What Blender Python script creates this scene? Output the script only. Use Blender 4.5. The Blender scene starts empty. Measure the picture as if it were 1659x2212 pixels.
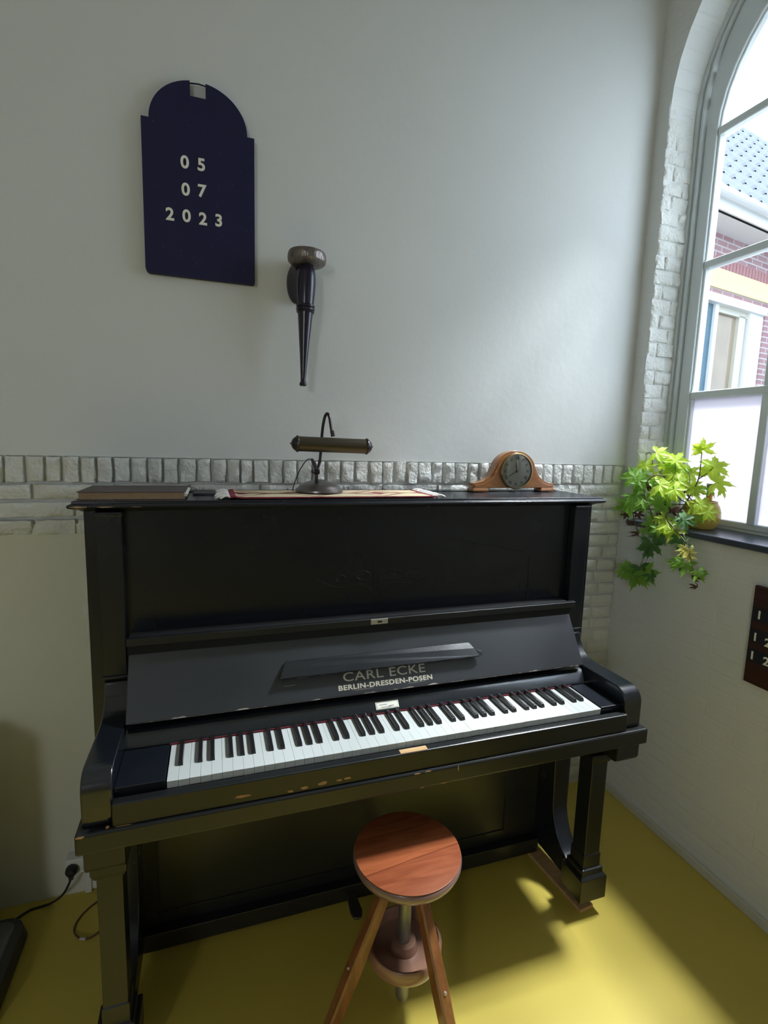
import bpy, bmesh, math, random
from mathutils import Vector, Matrix, noise
random.seed(7)
PI = math.pi
SC = bpy.context.scene
COL = SC.collection

# ------------------------------------------------------------------ camera
CAM = Vector((0.10736, -1.13662, 1.47653))
YAW, PITCH, ROLL, FPX = -0.3240, -0.1351, 0.0290, 1107.886
EXACT = dict(YAW=YAW)
def cam_axes():
    cy, sy = math.cos(YAW), math.sin(YAW)
    f = Vector((-sy*math.cos(PITCH), cy*math.cos(PITCH), math.sin(PITCH)))
    r = Vector((cy, sy, 0)); u = r.cross(f)
    return r*math.cos(ROLL)+u*math.sin(ROLL), -r*math.sin(ROLL)+u*math.cos(ROLL), f
CR, CU, CF = cam_axes()
def P(u, v, **k):
    """point of the place that the photograph shows at (u, v), on the plane x=, y= or z="""
    d = CF + CR*((u-829.5)/FPX) + CU*((1106-v)/FPX)
    (a, val), = k.items(); i = 'xyz'.index(a)
    return CAM + d*((val-CAM[i])/d[i])
cd = bpy.data.cameras.new('camera'); cam = bpy.data.objects.new('camera', cd); COL.objects.link(cam)
m = Matrix((CR, CU, -CF)).transposed().to_4x4(); m.translation = CAM
cam.matrix_world = m
cd.sensor_fit = 'HORIZONTAL'; cd.sensor_width = 36; cd.lens = 36*FPX/1659; cd.clip_start = .02
SC.camera = cam

# ------------------------------------------------------------------ materials
def mat(name, col, rough=.5, metal=0, spec=.5, bump=0, bscale=60, var=0, vscale=8, coat=0, trans=0, sub=None):
    M = bpy.data.materials.new(name); M.use_nodes = True
    n, l = M.node_tree.nodes, M.node_tree.links
    b = n['Principled BSDF']
    b.inputs['Base Color'].default_value = (*col, 1)
    b.inputs['Roughness'].default_value = rough; b.inputs['Metallic'].default_value = metal
    b.inputs['Specular IOR Level'].default_value = spec
    if coat: b.inputs['Coat Weight'].default_value = coat; b.inputs['Coat Roughness'].default_value = .08
    tc = n.new('ShaderNodeTexCoord')
    if var:
        t = n.new('ShaderNodeTexNoise'); t.inputs['Scale'].default_value = vscale; t.inputs['Detail'].default_value = 5
        l.new(tc.outputs['Object'], t.inputs['Vector'])
        r = n.new('ShaderNodeMapRange'); r.inputs[3].default_value = 1-var; r.inputs[4].default_value = 1+var
        l.new(t.outputs['Fac'], r.inputs[0])
        mx = n.new('ShaderNodeMix'); mx.data_type = 'RGBA'; mx.blend_type = 'MULTIPLY'; mx.inputs[0].default_value = 1
        mx.inputs[6].default_value = (*col, 1); l.new(r.outputs[0], mx.inputs[7]); l.new(mx.outputs[2], b.inputs['Base Color'])
    if bump:
        t = n.new('ShaderNodeTexNoise'); t.inputs['Scale'].default_value = bscale; t.inputs['Detail'].default_value = 6
        l.new(tc.outputs['Object'], t.inputs['Vector'])
        bp = n.new('ShaderNodeBump'); bp.inputs['Strength'].default_value = bump; bp.inputs['Distance'].default_value = .01
        l.new(t.outputs['Fac'], bp.inputs['Height']); l.new(bp.outputs['Normal'], b.inputs['Normal'])
    return M
def wood(name, c1, c2, rough=.4, scale=(3, 30, 30), coat=0, rot=0):
    M = mat(name, c1, rough, coat=coat)
    n, l = M.node_tree.nodes, M.node_tree.links; b = n['Principled BSDF']
    tc = n.new('ShaderNodeTexCoord'); mp = n.new('ShaderNodeMapping'); mp.inputs['Scale'].default_value = scale
    mp.inputs['Rotation'].default_value = (0, 0, rot)
    t = n.new('ShaderNodeTexNoise'); t.inputs['Scale'].default_value = 2.5; t.inputs['Detail'].default_value = 8; t.inputs['Distortion'].default_value = .6
    cr = n.new('ShaderNodeValToRGB'); cr.color_ramp.elements[0].position = .3; cr.color_ramp.elements[1].position = .7
    cr.color_ramp.elements[0].color = (*c1, 1); cr.color_ramp.elements[1].color = (*c2, 1)
    l.new(tc.outputs['Object'], mp.inputs[0]); l.new(mp.outputs[0], t.inputs['Vector'])
    l.new(t.outputs['Fac'], cr.inputs[0]); l.new(cr.outputs[0], b.inputs['Base Color'])
    return M
def lacquer(name, base, rough, spec=.5):
    """old black piano lacquer: cloudy gloss, fine scratches"""
    M = mat(name, base, rough, spec=spec)
    n, l = M.node_tree.nodes, M.node_tree.links; b = n['Principled BSDF']
    tc = n.new('ShaderNodeTexCoord')
    t = n.new('ShaderNodeTexNoise'); t.inputs['Scale'].default_value = 5; t.inputs['Detail'].default_value = 6
    l.new(tc.outputs['Object'], t.inputs['Vector'])
    r = n.new('ShaderNodeMapRange'); r.inputs[3].default_value = rough-.06; r.inputs[4].default_value = rough+.1
    l.new(t.outputs['Fac'], r.inputs[0]); l.new(r.outputs[0], b.inputs['Roughness'])
    t2 = n.new('ShaderNodeTexNoise'); t2.inputs['Scale'].default_value = 160
    l.new(tc.outputs['Object'], t2.inputs['Vector'])
    bp = n.new('ShaderNodeBump'); bp.inputs['Strength'].default_value = .03; bp.inputs['Distance'].default_value = .004
    l.new(t2.outputs['Fac'], bp.inputs['Height']); l.new(bp.outputs['Normal'], b.inputs['Normal'])
    return M
def bricky(name, c1, c2, mortar, bw, bh, axes, rough=.8, bump=.4, msize=.008, mixcol=True):
    M = mat(name, c1, rough)
    n, l = M.node_tree.nodes, M.node_tree.links; b = n['Principled BSDF']
    tc = n.new('ShaderNodeTexCoord'); sp = n.new('ShaderNodeSeparateXYZ'); cb = n.new('ShaderNodeCombineXYZ')
    l.new(tc.outputs['Object'], sp.inputs[0])
    l.new(sp.outputs[axes[0]], cb.inputs[0]); l.new(sp.outputs[axes[1]], cb.inputs[1])
    br = n.new('ShaderNodeTexBrick'); br.inputs['Scale'].default_value = 1
    br.inputs['Brick Width'].default_value = bw; br.inputs['Row Height'].default_value = bh
    br.inputs['Mortar Size'].default_value = msize; br.inputs['Mortar Smooth'].default_value = .4
    br.inputs['Color1'].default_value = (*c1, 1); br.inputs['Color2'].default_value = (*c2, 1); br.inputs['Mortar'].default_value = (*mortar, 1)
    l.new(cb.outputs[0], br.inputs['Vector'])
    if mixcol: l.new(br.outputs['Color'], b.inputs['Base Color'])
    t = n.new('ShaderNodeTexNoise'); t.inputs['Scale'].default_value = 45; t.inputs['Detail'].default_value = 5
    l.new(tc.outputs['Object'], t.inputs['Vector'])
    ma = n.new('ShaderNodeMath'); ma.operation = 'MULTIPLY_ADD'; ma.inputs[1].default_value = -1.0
    l.new(br.outputs['Fac'], ma.inputs[0]); l.new(t.outputs['Fac'], ma.inputs[2])
    bp = n.new('ShaderNodeBump'); bp.inputs['Strength'].default_value = bump; bp.inputs['Distance'].default_value = .01
    l.new(ma.outputs[0], bp.inputs['Height']); l.new(bp.outputs['Normal'], b.inputs['Normal'])
    return M

PAINT = (.645, .665, .66)
PLASTER = mat('plaster', PAINT, .75, bump=.12, bscale=22, var=.03, vscale=3)
BOUNCE_TINT = mat('bounce_tinted_plaster', (.63, .63, .53), .75, bump=.12, bscale=22, var=.03, vscale=3)  # yellow light bounced off the floor, put into the plaster colour
RPLASTER = bricky('painted_brick_smooth', PAINT, PAINT, PAINT, .21, .056, (1, 2), .7, .2, .01, False)
BRICKPAINT = mat('brick_paint', (.66, .67, .64), .65, bump=.7, bscale=90, var=.05)
FLOOR = mat('mustard_linoleum', (.55, .43, .075), .38, var=.06, vscale=4, spec=.4)
FRAMEP = mat('frame_paint', (.60, .66, .69), .35, bump=.05, bscale=30)
STONE = mat('slate', (.05, .06, .085), .28, var=.25, vscale=14)
BLACK = lacquer('black_lacquer', (.008, .010, .015), .24)
BLACKF = lacquer('fallboard_lacquer', (.010, .013, .018), .36, 1.0)
BLACKG = lacquer('black_gloss', (.007, .009, .013), .17, .9)
BLACKM = lacquer('worn_black', (.010, .011, .012), .30)
INSIDE = mat('felt_black', (.006, .006, .007), .9)
BARE = wood('bare_wood', (.30, .15, .06), (.45, .26, .12), .6)
PALEWOOD = wood('pale_wood', (.42, .25, .11), (.55, .36, .18), .6)
IVORY = mat('ivory', (.53, .56, .55), .25)
EBONY = mat('ebony', (.012, .011, .013), .28)
REDFELT = mat('red_felt', (.16, .02, .03), .95)
GOLD = mat('faded_gold', (.48, .45, .36), .5, var=.2, vscale=60)
NICKEL = mat('old_nickel', (.55, .53, .48), .35, metal=.8, var=.15, vscale=90)
PAPER = mat('paper', (.72, .72, .62), .8)
INK = mat('ink', (.05, .05, .05), .7)
BLUEB = mat('blue_black_board', (.011, .011, .052), .62, spec=.3, var=.2, vscale=20)
WHITEN = mat('white_number', (.82, .81, .72), .5)
TORCHP = mat('torch_purple_black', (.016, .012, .030), .22)
PEWTER = mat('hammered_pewter', (.22, .19, .18), .32, metal=.75, bump=.5, bscale=55, var=.25, vscale=40)
BRONZE = mat('lamp_bronze', (.10, .082, .06), .36, metal=.8, var=.15)
BRONZED = mat('lamp_dark', (.06, .05, .055), .3, metal=.8)
STEELB = mat('lamp_base', (.20, .18, .18), .28, metal=.85)
CLOCKW = wood('clock_wood', (.21, .080, .022), (.31, .13, .038), .3, (8, 30, 30), coat=.5)
CLOCKF = mat('dial', (.45, .43, .33), .5)
BRASS = mat('bezel_brass', (.35, .27, .14), .28, metal=.9)
BOOKC = mat('book_cloth', (.105, .085, .080), .75, bump=.1, bscale=200)
BOOKP = mat('book_pages', (.30, .20, .11), .8, var=.25, vscale=60)
FOLDER = mat('folder', (.035, .036, .045), .45)
FRINGE = mat('fringe', (.72, .69, .66), .95)
STOOLW = wood('stool_wood', (.19, .050, .020), (.29, .092, .038), .26, (3, 22, 8), coat=.3, rot=.35)
def two_boards(M):
    n, l = M.node_tree.nodes, M.node_tree.links; b = n['Principled BSDF']; src = b.inputs['Base Color'].links[0].from_socket
    tc = n.new('ShaderNodeTexCoord'); d = n.new('ShaderNodeVectorMath'); d.operation = 'DOT_PRODUCT'; d.inputs[1].default_value = (-.12, .99, 0)
    l.new(tc.outputs['Object'], d.inputs[0])
    c = n.new('ShaderNodeValToRGB'); c.color_ramp.interpolation = 'CONSTANT'
    c.color_ramp.elements[0].color = (1, .92, .9, 1); c.color_ramp.elements[1].position = .463; c.color_ramp.elements[1].color = (.7, .62, .6, 1)
    e = c.color_ramp.elements.new(.468); e.color = (1.25, 1.2, 1.1, 1)
    a = n.new('ShaderNodeMath'); a.operation = 'ADD'; a.inputs[1].default_value = .5; l.new(d.outputs['Value'], a.inputs[0]); l.new(a.outputs[0], c.inputs[0])
    mx = n.new('ShaderNodeMix'); mx.data_type = 'RGBA'; mx.blend_type = 'MULTIPLY'; mx.inputs[0].default_value = 1
    l.new(src, mx.inputs[6]); l.new(c.outputs[0], mx.inputs[7]); l.new(mx.outputs[2], b.inputs['Base Color'])
two_boards(STOOLW)
STOOLE = mat('stool_rim', (.20, .12, .11), .28, coat=.4)
STOOLL = wood('stool_leg', (.15, .055, .018), (.25, .10, .035), .28, (20, 20, 3), coat=.4)
STEEL = mat('spindle_steel', (.30, .29, .26), .4, metal=.7)
STOOLH = mat('hub_wood', (.24, .125, .085), .28, coat=.4, var=.1)
POTM = mat('ochre_glaze', (.48, .36, .07), .35, var=.1)
SOIL = mat('soil', (.05, .035, .02), .9)
AMBER = mat('amber_glass', (.55, .20, .03), .25)
DARKCAP = mat('dark_cap', (.03, .03, .05), .4)
STEM = mat('stem', (.10, .075, .05), .7)
PLASTW = mat('white_plastic', (.68, .69, .64), .4)
CABLE = mat('cable', (.015, .015, .018), .5)
CABLEB = mat('brown_cable', (.12, .06, .03), .6)
DARKBOX = mat('dark_case', (.05, .052, .05), .5, bump=.2, bscale=120)
GREYBOX = mat('grey_top', (.16, .165, .15), .6)
HYMN = wood('hymn_board_wood', (.030, .012, .010), (.06, .022, .014), .4, (20, 3, 20))
HYMNS = mat('hymn_strip', (.012, .013, .022), .5)

def leafmat(name, c, tr):
    M = bpy.data.materials.new(name); M.use_nodes = True; n, l = M.node_tree.nodes, M.node_tree.links
    b = n['Principled BSDF']; b.inputs['Roughness'].default_value = .5
    o = n['Material Output']; t = n.new('ShaderNodeBsdfTranslucent'); t.inputs['Color'].default_value = (*tr, 1)
    tc = n.new('ShaderNodeTexCoord'); x = n.new('ShaderNodeTexNoise'); x.inputs['Scale'].default_value = 35
    l.new(tc.outputs['Object'], x.inputs['Vector'])
    r = n.new('ShaderNodeMapRange'); r.inputs[3].default_value = .65; r.inputs[4].default_value = 1.35; l.new(x.outputs['Fac'], r.inputs[0])
    mx = n.new('ShaderNodeMix'); mx.data_type = 'RGBA'; mx.blend_type = 'MULTIPLY'; mx.inputs[0].default_value = 1
    mx.inputs[6].default_value = (*c, 1); l.new(r.outputs[0], mx.inputs[7]); l.new(mx.outputs[2], b.inputs['Base Color'])
    ms = n.new('ShaderNodeMixShader'); ms.inputs[0].default_value = .55
    l.new(b.outputs[0], ms.inputs[1]); l.new(t.outputs[0], ms.inputs[2]); l.new(ms.outputs[0], o.inputs['Surface'])
    return M
LEAFA = leafmat('leaf_lime', (.40, .52, .05), (.72, .92, .09))
LEAFB = leafmat('leaf_green', (.20, .36, .06), (.36, .66, .10))
LEAFC = leafmat('leaf_dark', (.09, .20, .07), (.12, .30, .07))
LEAFD = leafmat('leaf_yellow', (.50, .48, .16), (.6, .55, .15))
LEAFX = mat('leaf_withered', (.085, .035, .030), .8, var=.3, vscale=60)

def glassmat(name, tint=(1, 1, 1)):
    M = bpy.data.materials.new(name); M.use_nodes = True; n, l = M.node_tree.nodes, M.node_tree.links
    n.remove(n['Principled BSDF']); o = n['Material Output']
    t = n.new('ShaderNodeBsdfTransparent'); t.inputs[0].default_value = (*tint, 1)
    g = n.new('ShaderNodeBsdfGlossy'); g.inputs['Roughness'].default_value = .02
    f = n.new('ShaderNodeFresnel'); f.inputs[0].default_value = 1.45
    ms = n.new('ShaderNodeMixShader'); l.new(f.outputs[0], ms.inputs[0]); l.new(t.outputs[0], ms.inputs[1]); l.new(g.outputs[0], ms.inputs[2])
    l.new(ms.outputs[0], o.inputs['Surface']); return M
GLASS = glassmat('clear_glass', (.96, .98, .98))
def frosted():
    M = bpy.data.materials.new('frosted_glass'); M.use_nodes = True; n, l = M.node_tree.nodes, M.node_tree.links
    n.remove(n['Principled BSDF']); o = n['Material Output']
    t = n.new('ShaderNodeBsdfTranslucent'); t.inputs[0].default_value = (.70, .67, .71, 1)
    d = n.new('ShaderNodeBsdfDiffuse'); d.inputs[0].default_value = (.85, .84, .86, 1)
    ms = n.new('ShaderNodeMixShader'); ms.inputs[0].default_value = .25
    l.new(t.outputs[0], ms.inputs[1]); l.new(d.outputs[0], ms.inputs[2]); l.new(ms.outputs[0], o.inputs['Surface']); return M
FROST = frosted()

# ------------------------------------------------------------------ object helpers
ORG = {}
def tag(o, label=None, cat=None, group=None, kind=None):
    for k, v in (('label', label), ('category', cat), ('group', group), ('kind', kind)):
        if v: o[k] = v
    return o
def thing(name, label, cat, loc, group=None):
    o = bpy.data.objects.new(name, None); COL.objects.link(o); o.location = loc; o.empty_display_size = .05
    ORG[o.name] = Vector(loc); return tag(o, label, cat, group)
def obj(name, bm, mt, parent=None, smooth=False, bevel=0, label=None, mats=None, origin=None, seg=2, angle=35):
    """link the bmesh (built in world coordinates) as ONE mesh object"""
    org = ORG[parent.name] if parent is not None else Vector((0, 0, 0))
    loc = Vector(origin) if origin is not None else org
    bmesh.ops.translate(bm, verts=bm.verts, vec=-loc)
    bmesh.ops.recalc_face_normals(bm, faces=bm.faces)
    me = bpy.data.meshes.new(name); bm.to_mesh(me); bm.free()
    for x in (mats or [mt]): me.materials.append(x)
    if smooth:
        for p in me.polygons: p.use_smooth = True
        me.set_sharp_from_angle(angle=math.radians(angle))
    o = bpy.data.objects.new(name, me); COL.objects.link(o)
    if parent is not None: o.parent = parent
    o.location = loc-org; ORG[o.name] = loc
    if bevel:
        b = o.modifiers.new('bevel', 'BEVEL'); b.width = bevel; b.segments = seg; b.limit_method = 'ANGLE'; b.angle_limit = math.radians(40)
        b.harden_normals = False
    if label: o['label'] = label
    return o
def struct(name, bm, mt, parent=None, **k):
    o = obj(name, bm, mt, parent, **k); o['kind'] = 'structure'; return o
def BM(): return bmesh.new()
def box(bm, x0, x1, y0, y1, z0, z1, M=None, mi=0):
    vs = [bm.verts.new((x, y, z)) for x in (x0, x1) for y in (y0, y1) for z in (z0, z1)]
    if M is not None:
        for v in vs: v.co = M @ v.co
    fs = [bm.faces.new([vs[i] for i in f]) for f in ((0, 1, 3, 2), (4, 6, 7, 5), (0, 4, 5, 1), (2, 3, 7, 6), (0, 2, 6, 4), (1, 5, 7, 3))]
    for f in fs: f.material_index = mi
    return vs
def prism(bm, pts, axis, a, b):
    """extrude the 2-D outline pts along an axis; pts are the other two coordinates in xyz order"""
    def mk(p, t): return {'x': (t, p[0], p[1]), 'y': (p[0], t, p[1]), 'z': (p[0], p[1], t)}[axis]
    A = [bm.verts.new(mk(p, a)) for p in pts]; B = [bm.verts.new(mk(p, b)) for p in pts]
    n = len(pts); bm.faces.new(A); bm.faces.new(B[::-1])
    for i in range(n): bm.faces.new((A[i], B[i], B[(i+1) % n], A[(i+1) % n]))
def loft(bm, rings, closed=True, caps=True):
    R = [[bm.verts.new(p) for p in r] for r in rings]
    for a, b in zip(R, R[1:]):
        n = len(a)
        for i in range(n if closed else n-1): bm.faces.new((a[i], a[(i+1) % n], b[(i+1) % n], b[i]))
    if caps and closed: bm.faces.new(R[0][::-1]); bm.faces.new(R[-1])
    return R
def lathe(bm, prof, n=32, M=None, ring=False):
    M = M or Matrix(); rings = []
    for r, z in prof: rings.append([M @ Vector((max(r, 1e-5)*math.cos(2*PI*i/n), max(r, 1e-5)*math.sin(2*PI*i/n), z)) for i in range(n)])
    if ring: loft(bm, rings+[rings[0]], caps=False); bmesh.ops.remove_doubles(bm, verts=bm.verts, dist=1e-7)
    else: loft(bm, rings)
def spline(pts, k=6):
    pts = [Vector(p) for p in pts]; out = []
    for i in range(len(pts)-1):
        p0, p1, p2, p3 = pts[max(i-1, 0)], pts[i], pts[i+1], pts[min(i+2, len(pts)-1)]
        for j in range(k):
            t = j/k; out.append(.5*((2*p1)+(p2-p0)*t+(2*p0-5*p1+4*p2-p3)*t*t+(3*p1-p0-3*p2+p3)*t**3))
    return out+[pts[-1]]
def tube(bm, pts, r, n=8):
    pts = [Vector(p) for p in pts]; rs = r if isinstance(r, (list, tuple)) else [r]*len(pts)
    rings = []; up = Vector((0, 0, 1)); prev = None
    for i, p in enumerate(pts):
        t = (pts[min(i+1, len(pts)-1)]-pts[max(i-1, 0)]).normalized()
        if prev is None:
            a = t.orthogonal().normalized()
        else:
            a = (prev-t*prev.dot(t)).normalized()
        prev = a; b = t.cross(a)
        rr = rs[min(i, len(rs)-1)]
        rings.append([p+a*math.cos(2*PI*j/n)*rr+b*math.sin(2*PI*j/n)*rr for j in range(n)])
    loft(bm, rings)
def text(name, s, size, M, mt, parent, extrude=.001, offset=0, xs=1, ys=1, spacing=1, align='CENTER', bevel=0, label=None):
    c = bpy.data.curves.new('t', 'FONT'); c.body = s; c.size = size; c.extrude = extrude; c.offset = offset; c.align_x = align; c.space_character = spacing
    c.resolution_u = 6; c.bevel_depth = bevel
    o = bpy.data.objects.new('t', c); COL.objects.link(o)
    dg = bpy.context.evaluated_depsgraph_get()
    me = bpy.data.meshes.new_from_object(o.evaluated_get(dg)); bm = BM(); bm.from_mesh(me)
    bpy.data.objects.remove(o); bpy.data.curves.remove(c); bpy.data.meshes.remove(me)
    bmesh.ops.transform(bm, matrix=M @ Matrix.Diagonal((xs, ys, 1, 1)), verts=bm.verts)
    return obj(name, bm, mt, parent, label=label)
def frame4(o, ex, ey):
    ex = Vector(ex).normalized(); ey = Vector(ey).normalized(); ez = ex.cross(ey)
    m = Matrix((ex, ey, ez)).transposed().to_4x4(); m.translation = Vector(o); return m

# ------------------------------------------------------------------ room
YW, XR, H = .5722, 1.7268, 4.1
X0, Y0 = -3.4, -5.2
bm = BM(); box(bm, X0-.3, XR+.21, Y0-.3, YW+.3, -.2, 0); struct('floor', bm, FLOOR)
bm = BM(); box(bm, X0-.3, XR+.21, Y0-.3, YW+.3, H, H+.2); struct('ceiling', bm, PLASTER)
bm = BM(); box(bm, X0-.3, X0, Y0-.3, YW+.3, 0, H); struct('wall_left', bm, PLASTER)
# back wall: plaster above the brick band, plaster field below it at the left, mortar bed behind the bricks
bm = BM()
box(bm, X0, XR+.21, YW+.008, YW+.3, 0, H)
box(bm, X0, XR, YW, YW+.02, 1.4105, H)
wall_back = struct('wall_back', bm, PLASTER)
bm = BM(); box(bm, X0, -.12, YW, YW+.0075, 0, 1.212); obj('plaster_field', bm, BOUNCE_TINT, wall_back)
def brick(bm, x0, x1, z0, z1, yf, ym, seed, nx=4, nz=3, amp=.0022, frame=None):
    rr_ = random.Random(seed*13+1); tx, tz = rr_.uniform(-1, 1)*amp*.9, rr_.uniform(-1, 1)*amp*.9
    """one rough painted brick: face near yf, sides falling back to the mortar bed ym"""
    G = {}
    for i in range(-1, nx+2):
        for k in range(-1, nz+2):
            u = min(max(i, 0), nx)/nx; w = min(max(k, 0), nz)/nz
            x = x0+(x1-x0)*u; z = z0+(z1-z0)*w
            edge = i in (-1, nx+1) or k in (-1, nz+1)
            j = noise.noise_vector(Vector((x*45+seed, z*45, seed*1.7)))
            x += j.x*.0026; z += j.z*.0026
            j2 = noise.noise(Vector((x*140, z*140, seed)))
            y = ym if edge else yf+j.y*amp*2.2+j2*amp*.9+tx*(u-.5)*2+tz*(w-.5)*2+(.0018 if (i in (0, nx) or k in (0, nz)) else 0)
            if edge: x += (-.0022 if i == -1 else .0022 if i == nx+1 else 0); z += (-.0022 if k == -1 else .0022 if k == nz+1 else 0)
            p = Vector((x, y, z)); G[i, k] = bm.verts.new(frame @ p if frame is not None else p)
    for i in range(-1, nx+1):
        for k in range(-1, nz+1): bm.faces.new((G[i, k], G[i+1, k], G[i+1, k+1], G[i, k+1]))
bm = BM(); x = -1.0; s = 0
while x < XR-.01:                                                     # soldier course on top
    w = random.uniform(.031, .042); s += 1
    amp = 1 if x < 1.3 else .5
    brick(bm, x, min(x+w, XR-.002), 1.337+random.uniform(-.003, .003), 1.407+random.uniform(-.0025, .001), YW-.009+.006*(1-amp)+random.uniform(-.002, .002), YW+.006, s, 4, 7, .0030*amp)
    x += w+random.uniform(.009, .013)
z = 1.327; row = 0
while z > .05:                                                        # stretcher courses below
    hh = .040; x = -1.0-(.11 if row % 2 else 0)
    lim = -.10 if row > 2 else -9
    while x < XR-.01:
        w = random.choice((.20, .20, .10)) if row else .19+random.random()*.02
        w += random.uniform(-.006, .006); a, b = x, min(x+w, XR-.001); s += 1
        if b-a > .02 and b > lim and not (-.1 < a and b < 1.30 and row > 2):
            soft = min(1, max(.25, 1-(row-3)*.09)); soft *= (1 if b < 1.45 else .6)
            brick(bm, a, b, z-hh, z, YW+.003-.011*soft+random.uniform(-.0016, .0016), YW+.006, s, 10 if w > .12 else 6, 4, .0032*soft)
        x += w+.010
    z -= hh+.012; row += 1
obj('brick_courses', bm, BRICKPAINT, wall_back, smooth=True, angle=60)

# right wall with arched windows
RA, ZA, ZS = .52, 2.715, 1.197
WINS = (-.012, -1.95)
def arch(yc, R, zc, zb, n=20):
    return [(yc+R, zb)]+[(yc+R*math.cos(PI*i/n), zc+R*math.sin(PI*i/n)) for i in range(n+1)]+[(yc-R, zb)]
bm = BM()
for xx in (XR, XR+.20):
    ys = [YW+.3]
    for yc in WINS: ys += [yc+RA, yc-RA]
    ys.append(Y0-.3)
    def quad(a, b, z0, z1): bm.faces.new([bm.verts.new((xx, *p)) for p in ((a, z0), (b, z0), (b, z1), (a, z1))])
    for i in range(0, len(ys), 2): quad(ys[i], ys[i+1], 0, H)
    for yc in WINS:
        quad(yc+RA, yc-RA, 0, ZS-.022)
        A = arch(yc, RA, ZA, ZS)[1:-1]
        for p, q in zip(A, A[1:]): bm.faces.new([bm.verts.new((xx, *c)) for c in (p, q, (q[0], H), (p[0], H))])
for yc in WINS:
    A = arch(yc, RA, ZA, ZS-.022)
    for p, q in zip(A, A[1:]): bm.faces.new([bm.verts.new(c) for c in ((XR, *p), (XR, *q), (XR+.20, *q), (XR+.20, *p))])
    bm.faces.new([bm.verts.new(c) for c in ((XR, yc+RA, ZS-.022), (XR, yc-RA, ZS-.022), (XR+.20, yc-RA, ZS-.022), (XR+.20, yc+RA, ZS-.022))])
bmesh.ops.remove_doubles(bm, verts=bm.verts, dist=1e-5)
wall_right = struct('wall_right', bm, RPLASTER)
# painted bricks on the near window's visible jamb
bm = BM(); z = ZS+.004; row = 0
FJ = Matrix(((0, 0, 0, 0),)*4)
yj = WINS[0]+RA
while z < ZA+.02:
    segs = ((XR-.001, XR+.083), (XR+.090, XR+.122)) if row % 2 else ((XR-.001, XR+.036), (XR+.043, XR+.122))
    soft = 1 if z < 2.5 else max(.15, 1-(z-2.5)*4)
    for a, b in segs:
        s += 1
        brick(bm, a+random.uniform(-.002, .002), b, z, z+.046, yj-.0055*soft+random.uniform(-.0012, .0012), yj-.0002, s, 6, 4, .0028*soft)
    z += .0535; row += 1
obj('jamb_bricks', bm, BRICKPAINT, wall_right, smooth=True, angle=60)
# front wall (behind the photographer) with one tall opening, added to admit fill light
bm = BM(); fw = ((-2.9, -2.2),)
xs = [X0-.3, fw[0][0], fw[0][1], XR+.21]
for a, b in ((0, 1), (2, 3)): box(bm, xs[a], xs[b], Y0-.3, Y0, 0, H)
for a, b in fw: box(bm, a, b, Y0-.3, Y0, 0, 1.2); box(bm, a, b, Y0-.3, Y0, 3.3, H)
struct('wall_front', bm, PLASTER)
bm = BM(); box(bm, XR-.012, XR, Y0, YW-.002, 0, .034); struct('baseboard_right', bm, mat('skirting_paint', (.55, .55, .47), .6, bump=.2, bscale=40), bevel=.003)

# windows
def sweep(bm, yc, R0, zc0, R1, zc1, zb, xa, xb):
    """flat ring of wood between two arches, from depth xa (room side) to xb"""
    A, B = arch(yc, R0, zc0, zb), arch(yc, R1, zc1, zb)
    loft(bm, [[(xa, *a), (xa, *b), (xb, *b), (xb, *a)] for a, b in zip(A, B)])
def window(i, yc):
    w = bpy.data.objects.new('window_%d' % i, None); COL.objects.link(w); w.location = (XR+.12, yc, ZS); ORG[w.name] = w.location.copy()
    w['kind'] = 'structure'; w.empty_display_size = .05
    xf = XR+.122
    bm = BM()
    sweep(bm, yc, RA, ZA, RA-.016, ZA, ZS, xf, xf+.07); sweep(bm, yc, RA-.014, ZA, RA-.026, ZA+.004, ZS, xf+.010, xf+.07)
    sweep(bm, yc, RA-.024, ZA, RA-.033, ZA+.005, ZS, xf+.004, xf+.07)
    box(bm, xf+.036, xf+.078, yc-RA+.04, yc+RA-.04, ZS, ZS+.010)
    obj('window_frame', bm, FRAMEP, w, smooth=True)
    bm = BM()
    sweep(bm, yc, RA-.0365, ZA+.005, .437, 2.625, ZS+.010, xf+.018, xf+.066)
    sweep(bm, yc, .440, 2.625, .430, 2.625, ZS+.010, xf+.026, xf+.060)
    box(bm, xf+.032, xf+.066, yc-.44, yc+.44, ZS+.010, ZS+.034)
    for zz in (1.690, 2.170, 2.632): box(bm, xf+.022, xf+.062, yc-.436, yc+.436, zz-.014, zz+.014)
    for yy in (.143, -.143): box(bm, xf+.024, xf+.060, yc+yy-.014, yc+yy+.014, ZS+.03, 2.99)
    obj('sash', bm, FRAMEP, w, smooth=True, bevel=.004)
    bm = BM(); A = arch(yc, .436, 2.625, 1.690); bm.faces.new([bm.verts.new((xf+.045, *p)) for p in A]); obj('clear_pane', bm, GLASS, w)
    bm = BM(); box(bm, xf+.043, xf+.047, yc-.436, yc+.436, ZS+.03, 1.688); obj('frosted_pane', bm, FROST, w, label='milky frosted lower panes')
    bm = BM(); box(bm, XR-.030, xf+.05, yc-RA+.001, yc+RA-.001, ZS-.022, ZS-.0005)
    obj('window_sill', bm, STONE, w, bevel=.003, label='dark blue grey stone sill')
for i, yc in enumerate(WINS): window(i+1, yc)

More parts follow.
